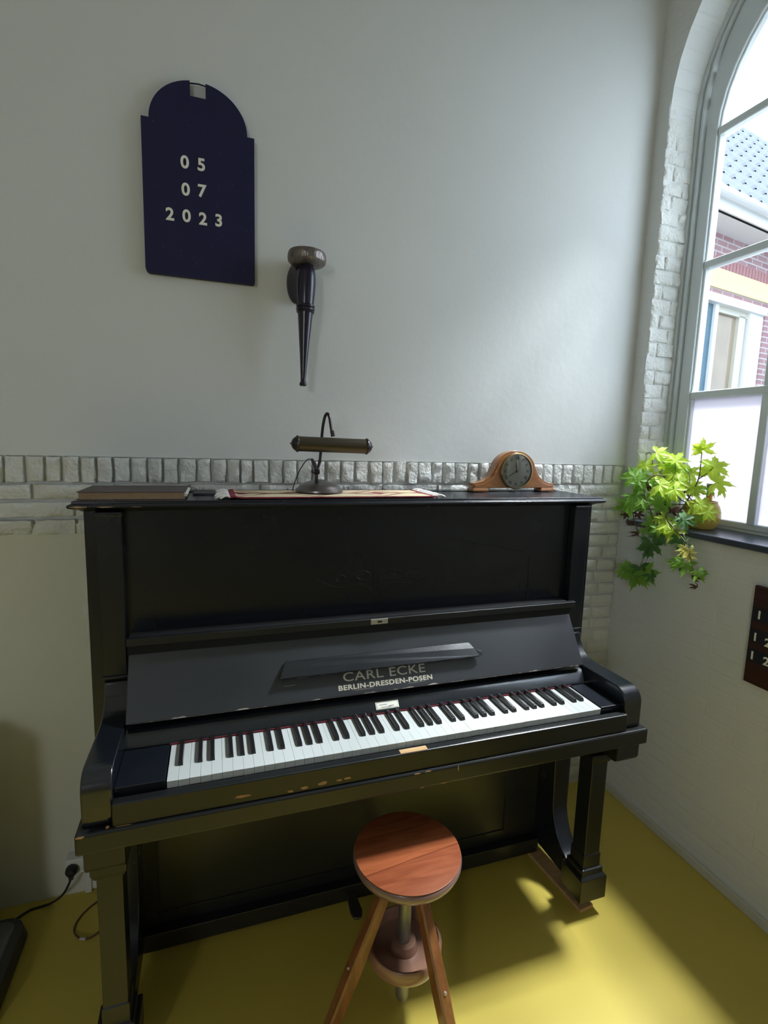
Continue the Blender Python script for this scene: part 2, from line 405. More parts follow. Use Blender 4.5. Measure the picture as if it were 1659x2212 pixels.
# ------------------------------------------------------------------ piano
XC = .5755
piano = thing('upright_piano', 'black upright piano with open keyboard against the back wall', 'piano', (XC, .3, 0))
ZL = 1.311
for a, b in ((-.203, -.171), (1.324, 1.354)):
    bm = BM(); box(bm, a, b, .31, .548, .035, 1.285); obj('side_panel', bm, BLACK, piano, bevel=.002)
bm = BM()
def rect(o, z): return [(-.233+o, .2776+o, z), (1.384-o, .2776+o, z), (1.384-o, .556, z), (-.233+o, .556, z)]
loft(bm, [rect(.030, 1.283), rect(.026, 1.285), rect(.022, 1.2875), rect(.012, 1.290), rect(.003, 1.2935), rect(0, 1.297), rect(.001, 1.301), rect(.006, 1.3035), rect(.009, 1.3045), rect(.010, ZL-.001), rect(.012, ZL)])
obj('lid', bm, BLACK, piano, bevel=.0008)
bm = BM(); box(bm, -.20, 1.35, .505, .556, ZL, ZL+.0025); obj('lid_back_strip', bm, BLACK, piano, bevel=.0008)
bm = BM(); box(bm, -.175, 1.33, .325, .545, .035, 1.283); obj('case_body', bm, INSIDE, piano)
bm = BM(); box(bm, -.115, 1.262, .312, .326, .80, 1.283); up = obj('upper_panel', bm, BLACK, piano)
# faint engraved scroll in the middle of the upper panel, and thin dark lines beside it
bm = BM()
def scroll(cx, cz, s, turns=1.4, r=.035, n=26):
    return [(cx+s*(r*(1-i/n*.8))*math.cos(turns*2*PI*i/n), .3114, cz+(r*(1-i/n*.8))*.55*math.sin(turns*2*PI*i/n)) for i in range(n+1)]
for sx in (1, -1):
    tube(bm, scroll(XC+sx*.045, 1.075, sx), .0009, 5); tube(bm, scroll(XC+sx*.115, 1.07, sx, 1.2, .028), .0008, 5)
    tube(bm, spline([(XC+sx*.015, .3114, 1.03), (XC+sx*.05, .3114, 1.05), (XC+sx*.12, .3114, 1.045), (XC+sx*.18, .3114, 1.07)]), .0008, 5)
for dx in (-.008, .008): tube(bm, [(XC+dx, .3114, 1.03), (XC+dx, .3114, 1.14)], .0009, 5)
tube(bm, spline([(XC-.02, .3114, 1.03), (XC, .3114, 1.0), (XC+.02, .3114, 1.03)]), .0009, 5)
obj('engraved_ornament', bm, BLACKM, up, smooth=True)
bm = BM()
tube(bm, spline([(.815, .3118, 1.178), (.95, .3118, 1.158), (1.091, .3118, 1.129)]), .0016, 5); box(bm, 1.114, 1.121, .3108, .313, .955, 1.112)
obj('thin_dark_lines', bm, INSIDE, up)
for a, b in ((-.172, -.113), (1.264, 1.323)):
    bm = BM(); box(bm, a, b, .284, .315, .85, 1.284)
    box(bm, a-.003, b+.003, .279, .315, .842, .853); box(bm, a-.003, b+.003, .278, .315, 1.272, 1.284)
    obj('pilaster', bm, BLACK, piano, bevel=.003)
# arms (cheeks) beside the keyboard, profile seen from the side
def cheek():
    p = [(-.017, .654), (-.017, .728)]
    for i in range(1, 8):
        a = PI-PI/2*i/7; p.append((.027+.044*math.cos(a), .728+.043*math.sin(a)))
    p += [(.10, .770), (.165, .769), (.195, .770), (.215, .774), (.235, .783), (.25, .796), (.262, .815), (.268, .842), (.312, .842), (.312, .654)]
    return p
for a, b in ((-.166, -.106), (1.252, 1.314)):
    bm = BM(); prism(bm, cheek(), 'x', a, b); obj('arm', bm, BLACKG, piano, smooth=True, bevel=.004, seg=3)
# keybed: moulded front rail, blocks under the arms
bm = BM(); box(bm, -.106, 1.252, -.030, -.006, .653, .7055); box(bm, -.106, 1.252, -.010, .31, .640, .690)
slip = obj('key_slip', bm, BLACKM, piano, bevel=.003)
bm = BM(); box(bm, .543, .616, -.0285, -.012, .7050, .7065); obj('wood_patch', bm, PALEWOOD, slip, label='bare wood repair patch')
bm = BM(); box(bm, -.176, 1.328, -.038, .31, .606, .6535); rail = obj('keybed_rail', bm, BLACKM, piano, bevel=.006, seg=3)
for a, b in ((-.165, -.085), (1.235, 1.316)):
    bm = BM(); prism(bm, [(-.022, .607), (-.022, .560), (-.016, .549), (-.004, .546), (.03, .548), (.05, .540), (.26, .540), (.26, .607)], 'x', a, b)
    obj('arm_block', bm, BLACKM, piano, bevel=.003)
def chips(name, spots, mt, parent, y, thick=.0006):
    for cx, cz, w, h in spots:
        bm = BM(); n = 11; ring = []
        for i in range(n):
            a = 2*PI*i/n; k = .6+.5*random.random(); ring.append((cx+w*k*math.cos(a), cz+h*k*math.sin(a)))
        prism(bm, ring, 'y', y-thick, y+.0005); obj(name, bm, mt, parent, label='chip of bare wood in the black finish')
chips('bare_wood_chip', [(.160, .671, .022, .004), (-.115, .657, .004, .004), (-.085, .6535, .018, .0014), (.268, .661, .008, .003), (.30, .664, .010, .004), (.345, .667, .014, .005), (.385, .667, .008, .003), (.405, .668, .010, .003)], BARE, slip, -.030)
chips('bare_wood_chip', [(.585, .650, .010, .002), (.615, .651, .008, .002), (.70, .645, .002, .008), (.66, .611, .010, .0014), (.60, .610, .006, .0014), (-.165, .650, .008, .003)], BARE, rail, -.038)
chips('worn_brown_moulding', [(-.205, 1.2975, .024, .0026), (-.150, 1.2972, .022, .0016), (-.075, 1.2972, .012, .0009)], BOOKP, piano, .2778, .0006)
# key blocks, name rail, felt
for a, b in ((-.106, -.003), (1.182, 1.252)):
    bm = BM(); box(bm, a, b, .002, .150, .690, .7215); obj('key_block', bm, BLACK, piano, bevel=.002)
bm = BM(); prism(bm, [(.1425, .7235), (.1430, .7265), (.1445, .7285), (.160, .7445), (.172, .7555), (.19, .7590), (.19, .7235)], 'x', -.106, 1.252); nr = obj('name_rail', bm, BLACKG, piano, smooth=True)
bm = BM(); box(bm, -.004, 1.183, .1405, .16, .7195, .7235); obj('key_felt', bm, REDFELT, piano)
vd = Vector((0, .0155, .016)).normalized()
FM = frame4((.567, .1535, .7381), (1, 0, 0), vd)
bm = BM(); box(bm, -.034, .034, -.010, .0105, -.0005, .0007, FM); lab = obj('paper_label', bm, PAPER, nr, label='small yellowed paper label')
bm = BM()
for dx, dy, w in ((-.012, .002, .022), (.012, -.003, .016), (-.004, -.005, .03)): box(bm, dx-w/2, dx+w/2, dy-.0006, dy+.0006, .0006, .0010, FM)
tube(bm, [FM @ Vector(p) for p in ((-.031, -.0085, .0007), (.031, -.0085, .0007), (.031, .009, .0007), (-.031, .009, .0007), (-.031, -.0085, .0007))], .0006, 4)
obj('label_print', bm, INK, lab)
# keys: 85 notes, A to A
keyboard = None
bm = BM(); box(bm, -.003, 1.182, .004, .20, .690, .6995); keyboard = obj('keyboard', bm, INSIDE, piano)
KP = 1.1786/50
def whitekey():
    bm = BM(); x0, x1 = .00035, KP-.00035
    box(bm, x0, x1, .0, .142, .7015, .7190)
    box(bm, x0-.0001, x1+.0001, -.0015, .05, .7172, .7192)
    bmesh.ops.bevel(bm, geom=[e for e in bm.edges if e.calc_length() < .03 and all(abs(v.co.y+.0015) < 1e-4 for v in e.verts)], offset=.0006, segments=1, affect='EDGES')
    return bm
wk = obj('white_key', whitekey(), IVORY, keyboard, origin=(0, 0, 0))
def blackkey():
    bm = BM()
    def R(y, h, w): return [(-w, y, .7190), (w, y, .7190), (w*.80, y, .7190+h), (-w*.80, y, .7190+h)]
    loft(bm, [R(.0500, .0015, .0056), R(.0508, .006, .0056), R(.054, .0108, .0055), R(.060, .0118, .0054), R(.142, .0118, .0054)])
    return bm
bk = obj('black_key', blackkey(), EBONY, keyboard, origin=(0, 0, 0), bevel=.0008)
names = 'ABCDEFG'; first_w = first_b = True
def copy(o, loc):
    c = o.copy(); COL.objects.link(c); c.parent = o.parent; c.location = loc; return c
for i in range(50):
    loc = Vector((i*KP, 0, 0))-ORG[keyboard.name]
    if i: copy(wk, loc+Vector((0, 0, random.uniform(-.0004, .0002))))
    nm = names[i % 7]
    if nm in 'ACDFG' and i < 49:
        off = {'A': .0022, 'C': -.0020, 'D': .0020, 'F': -.0024, 'G': 0}[nm]
        l2 = Vector(((i+1)*KP+off, 0, 0))-ORG[keyboard.name]
        if first_b: bk.location = l2; first_b = False
        else: copy(bk, l2)
# fallboard
fb_b, fb_t = Vector((0, .160, .777)), Vector((0, .248, .922)); fd = (fb_t-fb_b).normalized(); fn = Vector((0, -fd.z, fd.y))
def onfb(x, t, out=0): return Vector((x, 0, 0))+fb_b+fd*t+fn*out
L = (fb_t-fb_b).length
bm = BM(); prism(bm, [(p.y, p.z) for p in (onfb(0, 0), onfb(0, L), onfb(0, L, -.02), onfb(0, 0, -.02))], 'x', -.104, 1.243)
fall = obj('fallboard', bm, BLACKF, piano, bevel=.003)
def fbpix(u, v):
    d = CF + CR*((u-829.5)/FPX) + CU*((1106-v)/FPX); t = (fb_b-CAM).dot(fn)/d.dot(fn); q = CAM+d*t
    return q.x, (q-fb_b).dot(fd)
xa, ta = fbpix(734, 1474); xb, tb = fbpix(926, 1450)
text('lettering', 'CARL ECKE', .0345, frame4(onfb((xa+xb)/2, (ta+tb)/2, .0004), (1, 0, 0), fd), GOLD, fall, .0002, .0002, xs=1.36, spacing=1.06, label='gold maker lettering')
xa, ta = fbpix(722, 1492); xb, tb = fbpix(943, 1467)
text('lettering', 'BERLIN-DRESDEN-POSEN', .0185, frame4(onfb((xa+xb)/2, (ta+tb)/2, .0004), (1, 0, 0), fd), GOLD, fall, .0002, .0006, xs=1.26, spacing=1.10, label='small gold city names')
# worn lower edge and scuffs
WORN = mat('worn_light', (.30, .26, .22), .7)
bm = BM(); R1 = []
for k in range(241):
    x = -.09+1.32*k/240; q = noise.noise(Vector((x*26, 5, 0)))+.5*noise.noise(Vector((x*90, 1, 0)))
    if .3 < x < .5 or x < -.05: q -= .35
    R1.append([onfb(x, .0006, .0004), onfb(x, .0008+max(.0001, q*.0065), .0005)])
loft(bm, R1, closed=False); obj('worn_edge', bm, WORN, fall, label='pale lower edge where the black has worn off')
for cx, t, w in ((.33, .062, .016), (.295, .045, .018), (.40, .063, .02), (.80, .062, .02), (.84, .066, .012), (.50, .012, .03), (.66, .012, .03)):
    bm = BM(); bm.faces.new([bm.verts.new(onfb(cx+dx, t+dt, .0006)) for dx, dt in ((-w, 0), (w, .001), (w*.8, .0018), (-w*.6, .0012))])
    obj('scuff', bm, WORN, fall, label='pale scuff on the black board')
# small hinged music ledge on the fallboard
g0 = [onfb(.268, .064, .021), onfb(.868, .064, .021), onfb(.880, .070, .020), onfb(.878, .078, .0185), onfb(.858, .090, .0145), onfb(.851, .104, .0095), onfb(.846, .110, .0075), onfb(.287, .110, .0075), onfb(.279, .092, .0135)]
bm = BM(); top = [bm.verts.new(p) for p in g0]
ln = (g0[1]-g0[0]).cross(g0[7]-g0[0]).normalized(); 
bot = [bm.verts.new(p-ln*.007) for p in g0]
bm.faces.new(top); bm.faces.new(bot[::-1])
for i in range(len(top)): bm.faces.new((top[i], bot[i], bot[(i+1) % len(top)], top[(i+1) % len(top)]))
ledge = obj('music_ledge', bm, BLACKG, piano, bevel=.0015, label='small black ledge with a carved right end')
# folded lip on top of the fallboard, its front edge worn
bm = BM(); n = 60; R1 = []
for i in range(n+1):
    x = -.106+1.358*i/n; y = .232+noise.noise(Vector((x*9, 0, 3)))*.0015; zt = .966+noise.noise(Vector((x*14, 2, 0)))*.0012
    R1.append([(x, y, .948), (x, y+.001, zt-.001), (x, y+.002, zt), (x, y+.014, zt+.001), (x, y+.016, .953)])
loft(bm, R1); lip = obj('fallboard_lip', bm, BLACKM, piano)
bm = BM(); box(bm, -.106, 1.252, .247, .312, .78, .956); obj('fallboard_recess', bm, INSIDE, piano)
bm = BM(); box(bm, .536, .588, .2285, .234, .9505, .9655); lk = obj('lock_plate', bm, NICKEL, lip, bevel=.001, label='metal lock plate')
bm = BM(); box(bm, .556, .570, .2278, .2287, .9555, .9605); obj('lock_slot', bm, INSIDE, lk)
bm = BM(); box(bm, .588, .640, .2297, .2335, .952, .9645); obj('lock_plate', bm, BLACKG, lip)
# lower case
bm = BM(); box(bm, -.10, 1.20, .292, .33, .06, .61); low = obj('lower_panel', bm, BLACKM, piano)
bm = BM()
for (a, b, c, d) in ((-.06, 1.073, .118, .124), (-.06, 1.073, .52, .526), (1.067, 1.073, .118, .526), (-.06, -.054, .118, .526)): box(bm, a, b, .2885, .294, c, d)
obj('panel_moulding', bm, BLACK, low, bevel=.001)
bm = BM(); box(bm, -.10, 1.20, .262, .33, .028, .082); obj('bottom_rail', bm, BLACKM, piano, bevel=.003)
for px in (.503, .66):
    bm = BM(); prism(bm, spline2 if False else [(px-.014, .27), (px+.014, .27), (px+.019, .195), (px+.013, .175), (px, .170), (px-.013, .175), (px-.019, .195)], 'z', .048, .056)
    obj('pedal', bm, mat('pedal_metal', (.10, .09, .07), .35, metal=.7), piano, bevel=.002)
# legs: turned-square posts with a wing that curves back to the case
def leg(x0, x1, y0, y1, wing, z0):
    bm = BM()
    def R(o, z): return [(x0-o, y0-o, z), (x1+o, y0-o, z), (x1+o, y1+o, z), (x0-o, y1+o, z)]
    loft(bm, [R(.014, z0), R(.020, z0+.004), R(.020, z0+.080), R(.010, z0+.090), R(.010, z0+.104), R(.003, z0+.108), R(.003, z0+.150), R(0, z0+.154), R(0, .515), R(.004, .518), R(.010, .532), R(.010, .548)])
    lg = obj('leg', bm, BLACKM, piano, bevel=.002)
    bm = BM(); pts = [(.325, .060), (y1-.004, .060), (y1-.004, .120)]
    for i in range(11):
        a = i/10*PI/2; pts.append((.205-(.205-y1)*math.cos(a), .265-(.145)*math.cos(a)*0-.145*(1-math.sin(a)) if False else .265-.140*math.cos(a)+.0))
    pts = [(.325, .060), (y1-.004, .060)]+[(y1-.004+(.205-y1)*math.sin(i/12*PI/2), .120+.16*(1-math.cos(i/12*PI/2))) for i in range(13)]+[(.205, .42), (.205, .606), (.325, .606)]
    prism(bm, pts, 'x', wing[0], wing[1]); obj('leg_wing', bm, BLACK, piano, smooth=True, bevel=.002)
    bm = BM(); cx, cy = (x0+x1)/2, (y0+y1)/2
    lathe(bm, [(.010, z0+.001), (.010, z0-.006), (.017, z0-.008), (.017, z0-.014)], 16, Matrix.Translation((cx, cy, 0)))
    lathe(bm, [(.004, -.006), (.013, -.006), (.014, 0), (.013, .006), (.004, .006)], 18, Matrix.Translation((cx, cy+.004, z0-.0235)) @ Matrix.Rotation(PI/2, 4, 'Y'))
    obj('caster', bm, mat('caster_iron', (.04, .04, .042), .5, metal=.5), piano, smooth=True)
leg(1.200, 1.258, .035, .092, (1.200, 1.258), .051)
leg(-.147, -.095, -.002, .053, (-.147, -.095), .038)

plank = thing('wooden_plank', 'thin bare wooden plank on the floor under the front caster of the black piano', 'plank', (1.22, .15, 0))
bm = BM(); vs = box(bm, -.027, .027, -.005, .30, .0005, .0130); MP = Matrix.Translation((1.228, .040, 0)) @ Matrix.Rotation(.10, 4, 'Z')
for v in bm.verts: v.co = MP @ v.co
obj('board', bm, PALEWOOD, plank, bevel=.001)

# ------------------------------------------------------------------ stool
SX, SY, SZ = .5615, -.050, .455
stool = thing('piano_stool', 'round reddish wooden screw stool in front of the piano', 'stool', (SX, SY, 0))
T = Matrix.Translation((SX, SY, 0))
bm = BM(); lathe(bm, [(.0, SZ-.004), (.132, SZ-.004), (.1345, SZ-.002), (.1345, SZ-.0005), (.1325, SZ), (.0, SZ)], 64, T); obj('seat', bm, STOOLW, stool, smooth=True)
bm = BM(); lathe(bm, [(.05, SZ-.0042), (.1342, SZ-.0042), (.137, SZ-.009), (.137, SZ-.018), (.133, SZ-.027), (.122, SZ-.034), (.105, SZ-.037), (.05, SZ-.037)], 64, T); obj('seat_rim', bm, STOOLE, stool, smooth=True)
bm = BM(); lathe(bm, [(.02, SZ-.0368), (.082, SZ-.0368), (.083, SZ-.044), (.076, SZ-.052), (.068, SZ-.056), (.066, SZ-.074), (.060, SZ-.084), (.045, SZ-.089), (.02, SZ-.090)], 48, T); obj('seat_collar', bm, STOOLH, stool, smooth=True)
bm = BM(); pr = [(.015, SZ-.085)]; zz = SZ-.09
while zz > .075: pr += [(.0165, zz), (.0150, zz-.002)]; zz -= .004
pr += [(.0178, .07), (.0178, .034), (.015, .024), (.008, .019), (.001, .018)]
lathe(bm, pr, 24, T); obj('screw_spindle', bm, STEEL, stool, smooth=True, angle=80)
bm = BM(); lathe(bm, [(.016, .158), (.080, .158), (.093, .162), (.098, .172), (.098, .198), (.095, .203), (.090, .202), (.086, .194), (.080, .176), (.05, .172), (.036, .175), (.030, .196), (.0178, .198)], 48, T); obj('leg_hub', bm, STOOLH, stool, smooth=True)
def stool_leg(az):
    bm = BM(); d = Vector((math.cos(az), math.sin(az), 0)); sd = Vector((-d.y, d.x, 0))
    a = Vector((SX, SY, SZ-.085))+d*.060; b = Vector((SX, SY, .002))+d*.225
    ax = (b-a).normalized(); o2 = sd.cross(ax).normalized(); rings = []
    for t, w, dp in ((0, .013, .013), (.05, .014, .015), (.5, .016, .018), (.97, .014, .016), (1, .013, .015)):
        c = a+(b-a)*t; ww, dd = w, dp; ch = .004
        rings.append([c+sd*x+o2*y for x, y in ((-ww, -dd+ch), (-ww+ch, -dd), (ww-ch, -dd), (ww, -dd+ch), (ww, dd-ch), (ww-ch, dd), (-ww+ch, dd), (-ww, dd-ch))])
    loft(bm, rings); lg = obj('leg', bm, STOOLL, stool)
    c = a+(b-a)*.50+o2*.0185*(1 if o2.dot(d) > 0 else -1)
    bm = BM(); lathe(bm, [(.002, -.004), (.0045, -.003), (.0045, .001), (.002, .003)], 12, Matrix.Translation(c) @ d.to_track_quat('Z', 'Y').to_matrix().to_4x4()); obj('screw_head', bm, NICKEL, lg, smooth=True)
for az in (math.radians(190), math.radians(287), math.radians(66)): stool_leg(az)

# ------------------------------------------------------------------ on the piano lid
# brown album
BT = .0205
alb = thing('music_album', 'large closed brown album lying on the left end of the piano lid', 'book', (-.09, .42, ZL))
bx0, bx1, by0, by1 = -.218, .036, .318, .5035
bm = BM(); box(bm, bx0+.004, bx1-.002, by0+.002, by1-.002, ZL+.0008, ZL+BT-.0022); obj('page_block', bm, BOOKP, alb)
bm = BM(); box(bm, bx0, bx1+.002, by0, by1, ZL+BT-.0024, ZL+BT); obj('cover', bm, BOOKC, alb, bevel=.001)
bm = BM(); box(bm, bx0, bx1, by0, by1, ZL, ZL+.0014); obj('cover', bm, BOOKC, alb, bevel=.0005)
bm = BM(); prism(bm, [(bx1-.012, ZL+.010), (bx1+.004, ZL+.006), (bx1+.007, ZL+.012), (bx1-.002, ZL+.0165)], 'y', by0+.01, by0+.19); obj('loose_pages', bm, PAPER, alb)
bm = BM(); box(bm, .052, .128, .415, .500, ZL+.0002, ZL+.006); fo = obj('black_notebook', bm, FOLDER, bevel=.001, origin=(.09, .46, ZL))
tag(fo, 'thin black notebook lying between brown album and fringed runner', 'notebook')
# woven runner
def runner_mat():
    M = mat('woven_runner', (.62, .50, .32), .95, bump=.5, bscale=300); n, l = M.node_tree.nodes, M.node_tree.links; b = n['Principled BSDF']
    tc = n.new('ShaderNodeTexCoord'); sp = n.new('ShaderNodeSeparateXYZ'); l.new(tc.outputs['Object'], sp.inputs[0])
    def m(op, a, b_=None):
        k = n.new('ShaderNodeMath'); k.operation = op
        for i, q in enumerate((a, b_)):
            if q is None: continue
            if isinstance(q, (int, float)): k.inputs[i].default_value = q
            else: l.new(q, k.inputs[i])
        return k.outputs[0]
    x, y = sp.outputs[0], sp.outputs[1]
    ax = m('ABSOLUTE', m('SUBTRACT', m('MODULO', m('ADD', x, 5), .21), .105)); ay = m('ABSOLUTE', y)
    dm = m('ADD', m('MULTIPLY', ax, .85), ay)                       # diamonds along the cloth
    d1 = m('LESS_THAN', dm, .030); d2 = m('LESS_THAN', m('ABSOLUTE', m('SUBTRACT', dm, .075)), .006)
    ln = m('LESS_THAN', m('ABSOLUTE', m('SUBTRACT', ay, .006)), .0035); bd = m('GREATER_THAN', ay, .092)
    bd2 = m('GREATER_THAN', m('ABSOLUTE', x), .288)
    f = m('MAXIMUM', m('MAXIMUM', m('MAXIMUM', d1, d2), m('MAXIMUM', bd, ln)), bd2)
    mx = n.new('ShaderNodeMix'); mx.data_type = 'RGBA'; l.new(f, mx.inputs[0]); mx.inputs[6].default_value = (.66, .56, .36, 1); mx.inputs[7].default_value = (.22, .018, .035, 1)
    l.new(mx.outputs[2], b.inputs['Base Color']); return M
rx0, rx1, ry0, ry1 = .150, .757, .296, .495
run = thing('table_runner', 'cream and crimson woven runner with white fringes on the piano lid', 'runner', ((rx0+rx1)/2, (ry0+ry1)/2, ZL))
bm = BM(); nx, ny = 48, 10; V = {}
for i in range(nx+1):
    for j in range(ny+1):
        u, w = i/nx, j/ny; x = rx0+(rx1-rx0)*u; y = ry0+(ry1-ry0)*w+noise.noise(Vector((x*6, 0, 0)))*.004
        lift = .004*math.exp(-((u-.015)/.02)**2)+.0015*abs(noise.noise(Vector((x*14, y*14, 0))))
        for k in (0, 1): V[i, j, k] = bm.verts.new((x, y, ZL+.0028+lift+(.0034 if k else 0)))
for i in range(nx):
    for j in range(ny):
        for k in (0, 1): bm.faces.new((V[i, j, k], V[i+1, j, k], V[i+1, j+1, k], V[i, j+1, k]))
for i in range(nx):
    for j in (0, ny): bm.faces.new((V[i, j, 0], V[i+1, j, 0], V[i+1, j, 1], V[i, j, 1]))
for j in range(ny):
    for i in (0, nx): bm.faces.new((V[i, j, 0], V[i, j+1, 0], V[i, j+1, 1], V[i, j, 1]))
obj('cloth', bm, runner_mat(), run, smooth=True)
for sx, xe in ((-1, rx0), (1, rx1)):
    bm = BM()
    for k in range(46):
        y = ry0+(ry1-ry0)*(k+.5)/46; ln = random.uniform(.022, .040)
        tube(bm, spline([(xe-sx*.002, y, ZL+.0055), (xe+sx*ln*.4, y+random.uniform(-.004, .004), ZL+.006+random.uniform(0, .006)), (xe+sx*ln, y+random.uniform(-.01, .01), ZL+.0030+random.uniform(0, .002))], 3), [.0022, .0020, .0028, .0024, .0026, .0028, .0016], 5)
    obj('fringe', bm, FRINGE, run, smooth=True)
# banker style lamp
LX, LY, LZ = .4185, .425, ZL+.0088
lamp = thing('piano_lamp', 'bronze piano lamp with horizontal tube shade standing on the runner', 'lamp', (LX, LY, LZ))
T = Matrix.Translation((LX, LY, LZ))
bm = BM(); lathe(bm, [(.0, 0), (.071, 0), (.0735, .002), (.073, .007), (.069, .011), (.066, .013), (.062, .019), (.052, .025), (.036, .031), (.018, .035), (.009, .038), (0, .038)], 48, T); obj('base', bm, STEELB, lamp, smooth=True)
def LP(u, v, y): return P(u, v, y=y)
bm = BM(); tube(bm, [LP(683, 1036, LY), LP(684, 1022, LY)], .0055, 10)
lathe(bm, [(.002, -.010), (.008, -.008), (.0095, 0), (.008, .008), (.002, .010)], 16, Matrix.Translation(LP(684, 1019, LY)) @ Matrix.Rotation(PI/2, 4, 'Y'))
tube(bm, [LP(684, 1019, LY), LP(674, 1018, LY-.004)], [.0045, .0065], 8); tube(bm, [LP(684, 1015, LY), LP(678, 999, LY+.002), LP(673, 991, LY+.004)], [.005, .006, .004], 8)
obj('swivel_joint', bm, BRONZED, lamp, smooth=True)
sy = .385
arm = [LP(685, 1014, LY), LP(690, 1000, LY+.004), LP(693, 975, LY+.008), LP(695, 945, LY+.006), LP(698, 918, LY), LP(702, 900, LY-.006), LP(707, 893.5, LY-.014), LP(711.5, 900, LY-.022), LP(714, 915, LY-.030), LP(717.5, 936, sy)]
bm = BM(); tube(bm, spline(arm, 5), .0046, 10); tube(bm, [LP(717, 930, sy), LP(719.5, 943, sy)], .0062, 10); obj('curved_arm', bm, BRONZED, lamp, smooth=True)
a, b = LP(643, 958.5, sy), LP(791, 964.5, sy); dx = (b-a).normalized(); R = .0222
MQ = Matrix.Translation(a) @ dx.to_track_quat('Z', 'Y').to_matrix().to_4x4(); Ls = (b-a).length
bm = BM(); lathe(bm, [(R-.001, 0), (R, .001), (R, Ls-.001), (R-.001, Ls)], 40, MQ); obj('shade_tube', bm, BRONZE, lamp, smooth=True)
for s_, z0 in ((-1, 0), (1, Ls)):
    bm = BM(); lathe(bm, [(R-.002, z0-s_*.003), (R+.0018, z0-s_*.002), (R+.0028, z0+s_*.001), (R+.0018, z0+s_*.004), (R-.001, z0+s_*.005), (R-.003, z0+s_*.009), (R-.008, z0+s_*.0145), (R-.014, z0+s_*.0175), (.003, z0+s_*.019), (.0022, z0+s_*.0215), (.0005, z0+s_*.0225)], 40, MQ)
    obj('end_cap', bm, BRONZED, lamp, smooth=True)
bm = BM(); tube(bm, spline([LP(673, 992, LY+.004), LP(664, 993, LY+.01), LP(652, 1008, LY+.02), LP(641, 1030, LY+.03), (P(632, 1055, y=LY+.045).x, LY+.045, ZL+.009), (.35, .485, ZL+.0085), (.34, .51, ZL+.0045), (.338, .553, ZL+.0046)], 5), .0016, 6); obj('cord', bm, CABLE, lamp, smooth=True)
# mantel clock
CY = .470; cz = ZL+.0026
clock = thing('mantel_clock', 'arched brown wooden mantel clock on the right end of the piano lid', 'clock', (1.145, CY+.03, cz))
def prof(o=0):
    h = []
    half = [(.168, .006), (.168, .029), (.150, .030), (.128, .036), (.108, .050), (.094, .068), (.086, .088)]
    for i in range(9):
        a = math.radians(12+78*i/8); half.append((.086*math.cos(a)*1.0, .072+.074*math.sin(a)))
    return half
hp = prof(); cxx = 1.1445
outl = [(cxx+x, cz+z) for x, z in hp]+[(cxx-x, cz+z) for x, z in hp[::-1][1:]]+[(cxx-.13, cz+.006), (cxx-.12, cz+.012), (cxx+.12, cz+.012), (cxx+.13, cz+.006)]
bm = BM(); prism(bm, outl, 'y', CY+.006, CY+.040); obj('case', bm, CLOCKW, clock, smooth=True, bevel=.002)
inn = [(cxx+(x-.006 if x > .006 else x), cz+(z-.006 if z > .012 else z+.008)) for x, z in hp]+[(cxx-(x-.006 if x > .006 else x), cz+(z-.006 if z > .012 else z+.008)) for x, z in hp[::-1][1:]]
bm = BM(); prism(bm, inn, 'y', CY+.002, CY+.008); obj('front_panel', bm, CLOCKW, clock, smooth=True, bevel=.0015)
for sx in (-1, 1):
    bm = BM(); x0 = cxx+sx*.140; box(bm, x0-.031, x0+.031, CY-.002, CY+.044, cz, cz+.009); box(bm, x0-.027, x0+.027, CY+.001, CY+.042, cz+.009, cz+.013); obj('foot', bm, CLOCKW, clock, bevel=.002)
fc = Vector((cxx+.002, CY, cz+.0735)); FY = Matrix.Translation(fc) @ Matrix.Rotation(PI/2, 4, 'X')      # local z points to the room
bm = BM(); lathe(bm, [(.058, -.004), (.0645, -.004), (.0655, .003), (.063, .0065), (.060, .007), (.0585, .003)], 56, FY, ring=True); bz = obj('bezel', bm, BRASS, clock, smooth=True)
bm = BM(); lathe(bm, [(0, -.003), (.0592, -.003), (.0592, -.0005), (0, -.0005)], 56, FY); dial = obj('dial', bm, CLOCKF, clock)
rom = ['XII', 'I', 'II', 'III', 'IIII', 'V', 'VI', 'VII', 'VIII', 'IX', 'X', 'XI']
for k, r_ in enumerate(rom):
    a = -k*PI/6; MM = FY @ Matrix.Rotation(a, 4, 'Z') @ Matrix.Translation((0, .0415, 0))
    text('numeral', r_, .0145, MM, INK, dial, .0003, .0002, xs=.85, label=None)
bm = BM()
def hand(ang, ln, w):
    Mh = FY @ Matrix.Rotation(-ang, 4, 'Z'); pts = [(-w*.6, -.008), (w*.6, -.008), (w, ln*.55), (0, ln), (-w, ln*.55)]
    A = [bm.verts.new(Mh @ Vector((*p, .0012))) for p in pts]; B = [bm.verts.new(Mh @ Vector((*p, .002))) for p in pts]
    bm.faces.new(A); bm.faces.new(B[::-1])
    for i in range(5): bm.faces.new((A[i], A[(i+1) % 5], B[(i+1) % 5], B[i]))
hand(math.radians(352), .034, .0019); obj('hour_hand', bm, INK, dial)
bm = BM(); hand(math.radians(239), .050, .0014); lathe(bm, [(.0005, .001), (.005, .001), (.004, .003), (.0005, .0035)], 14, FY); obj('minute_hand', bm, INK, dial)
bm = BM(); lathe(bm, [(.0595, .0035), (.05, .006), (.035, .0085), (.018, .010), (.001, .0105)], 40, FY); obj('crystal', bm, GLASS, clock, smooth=True)

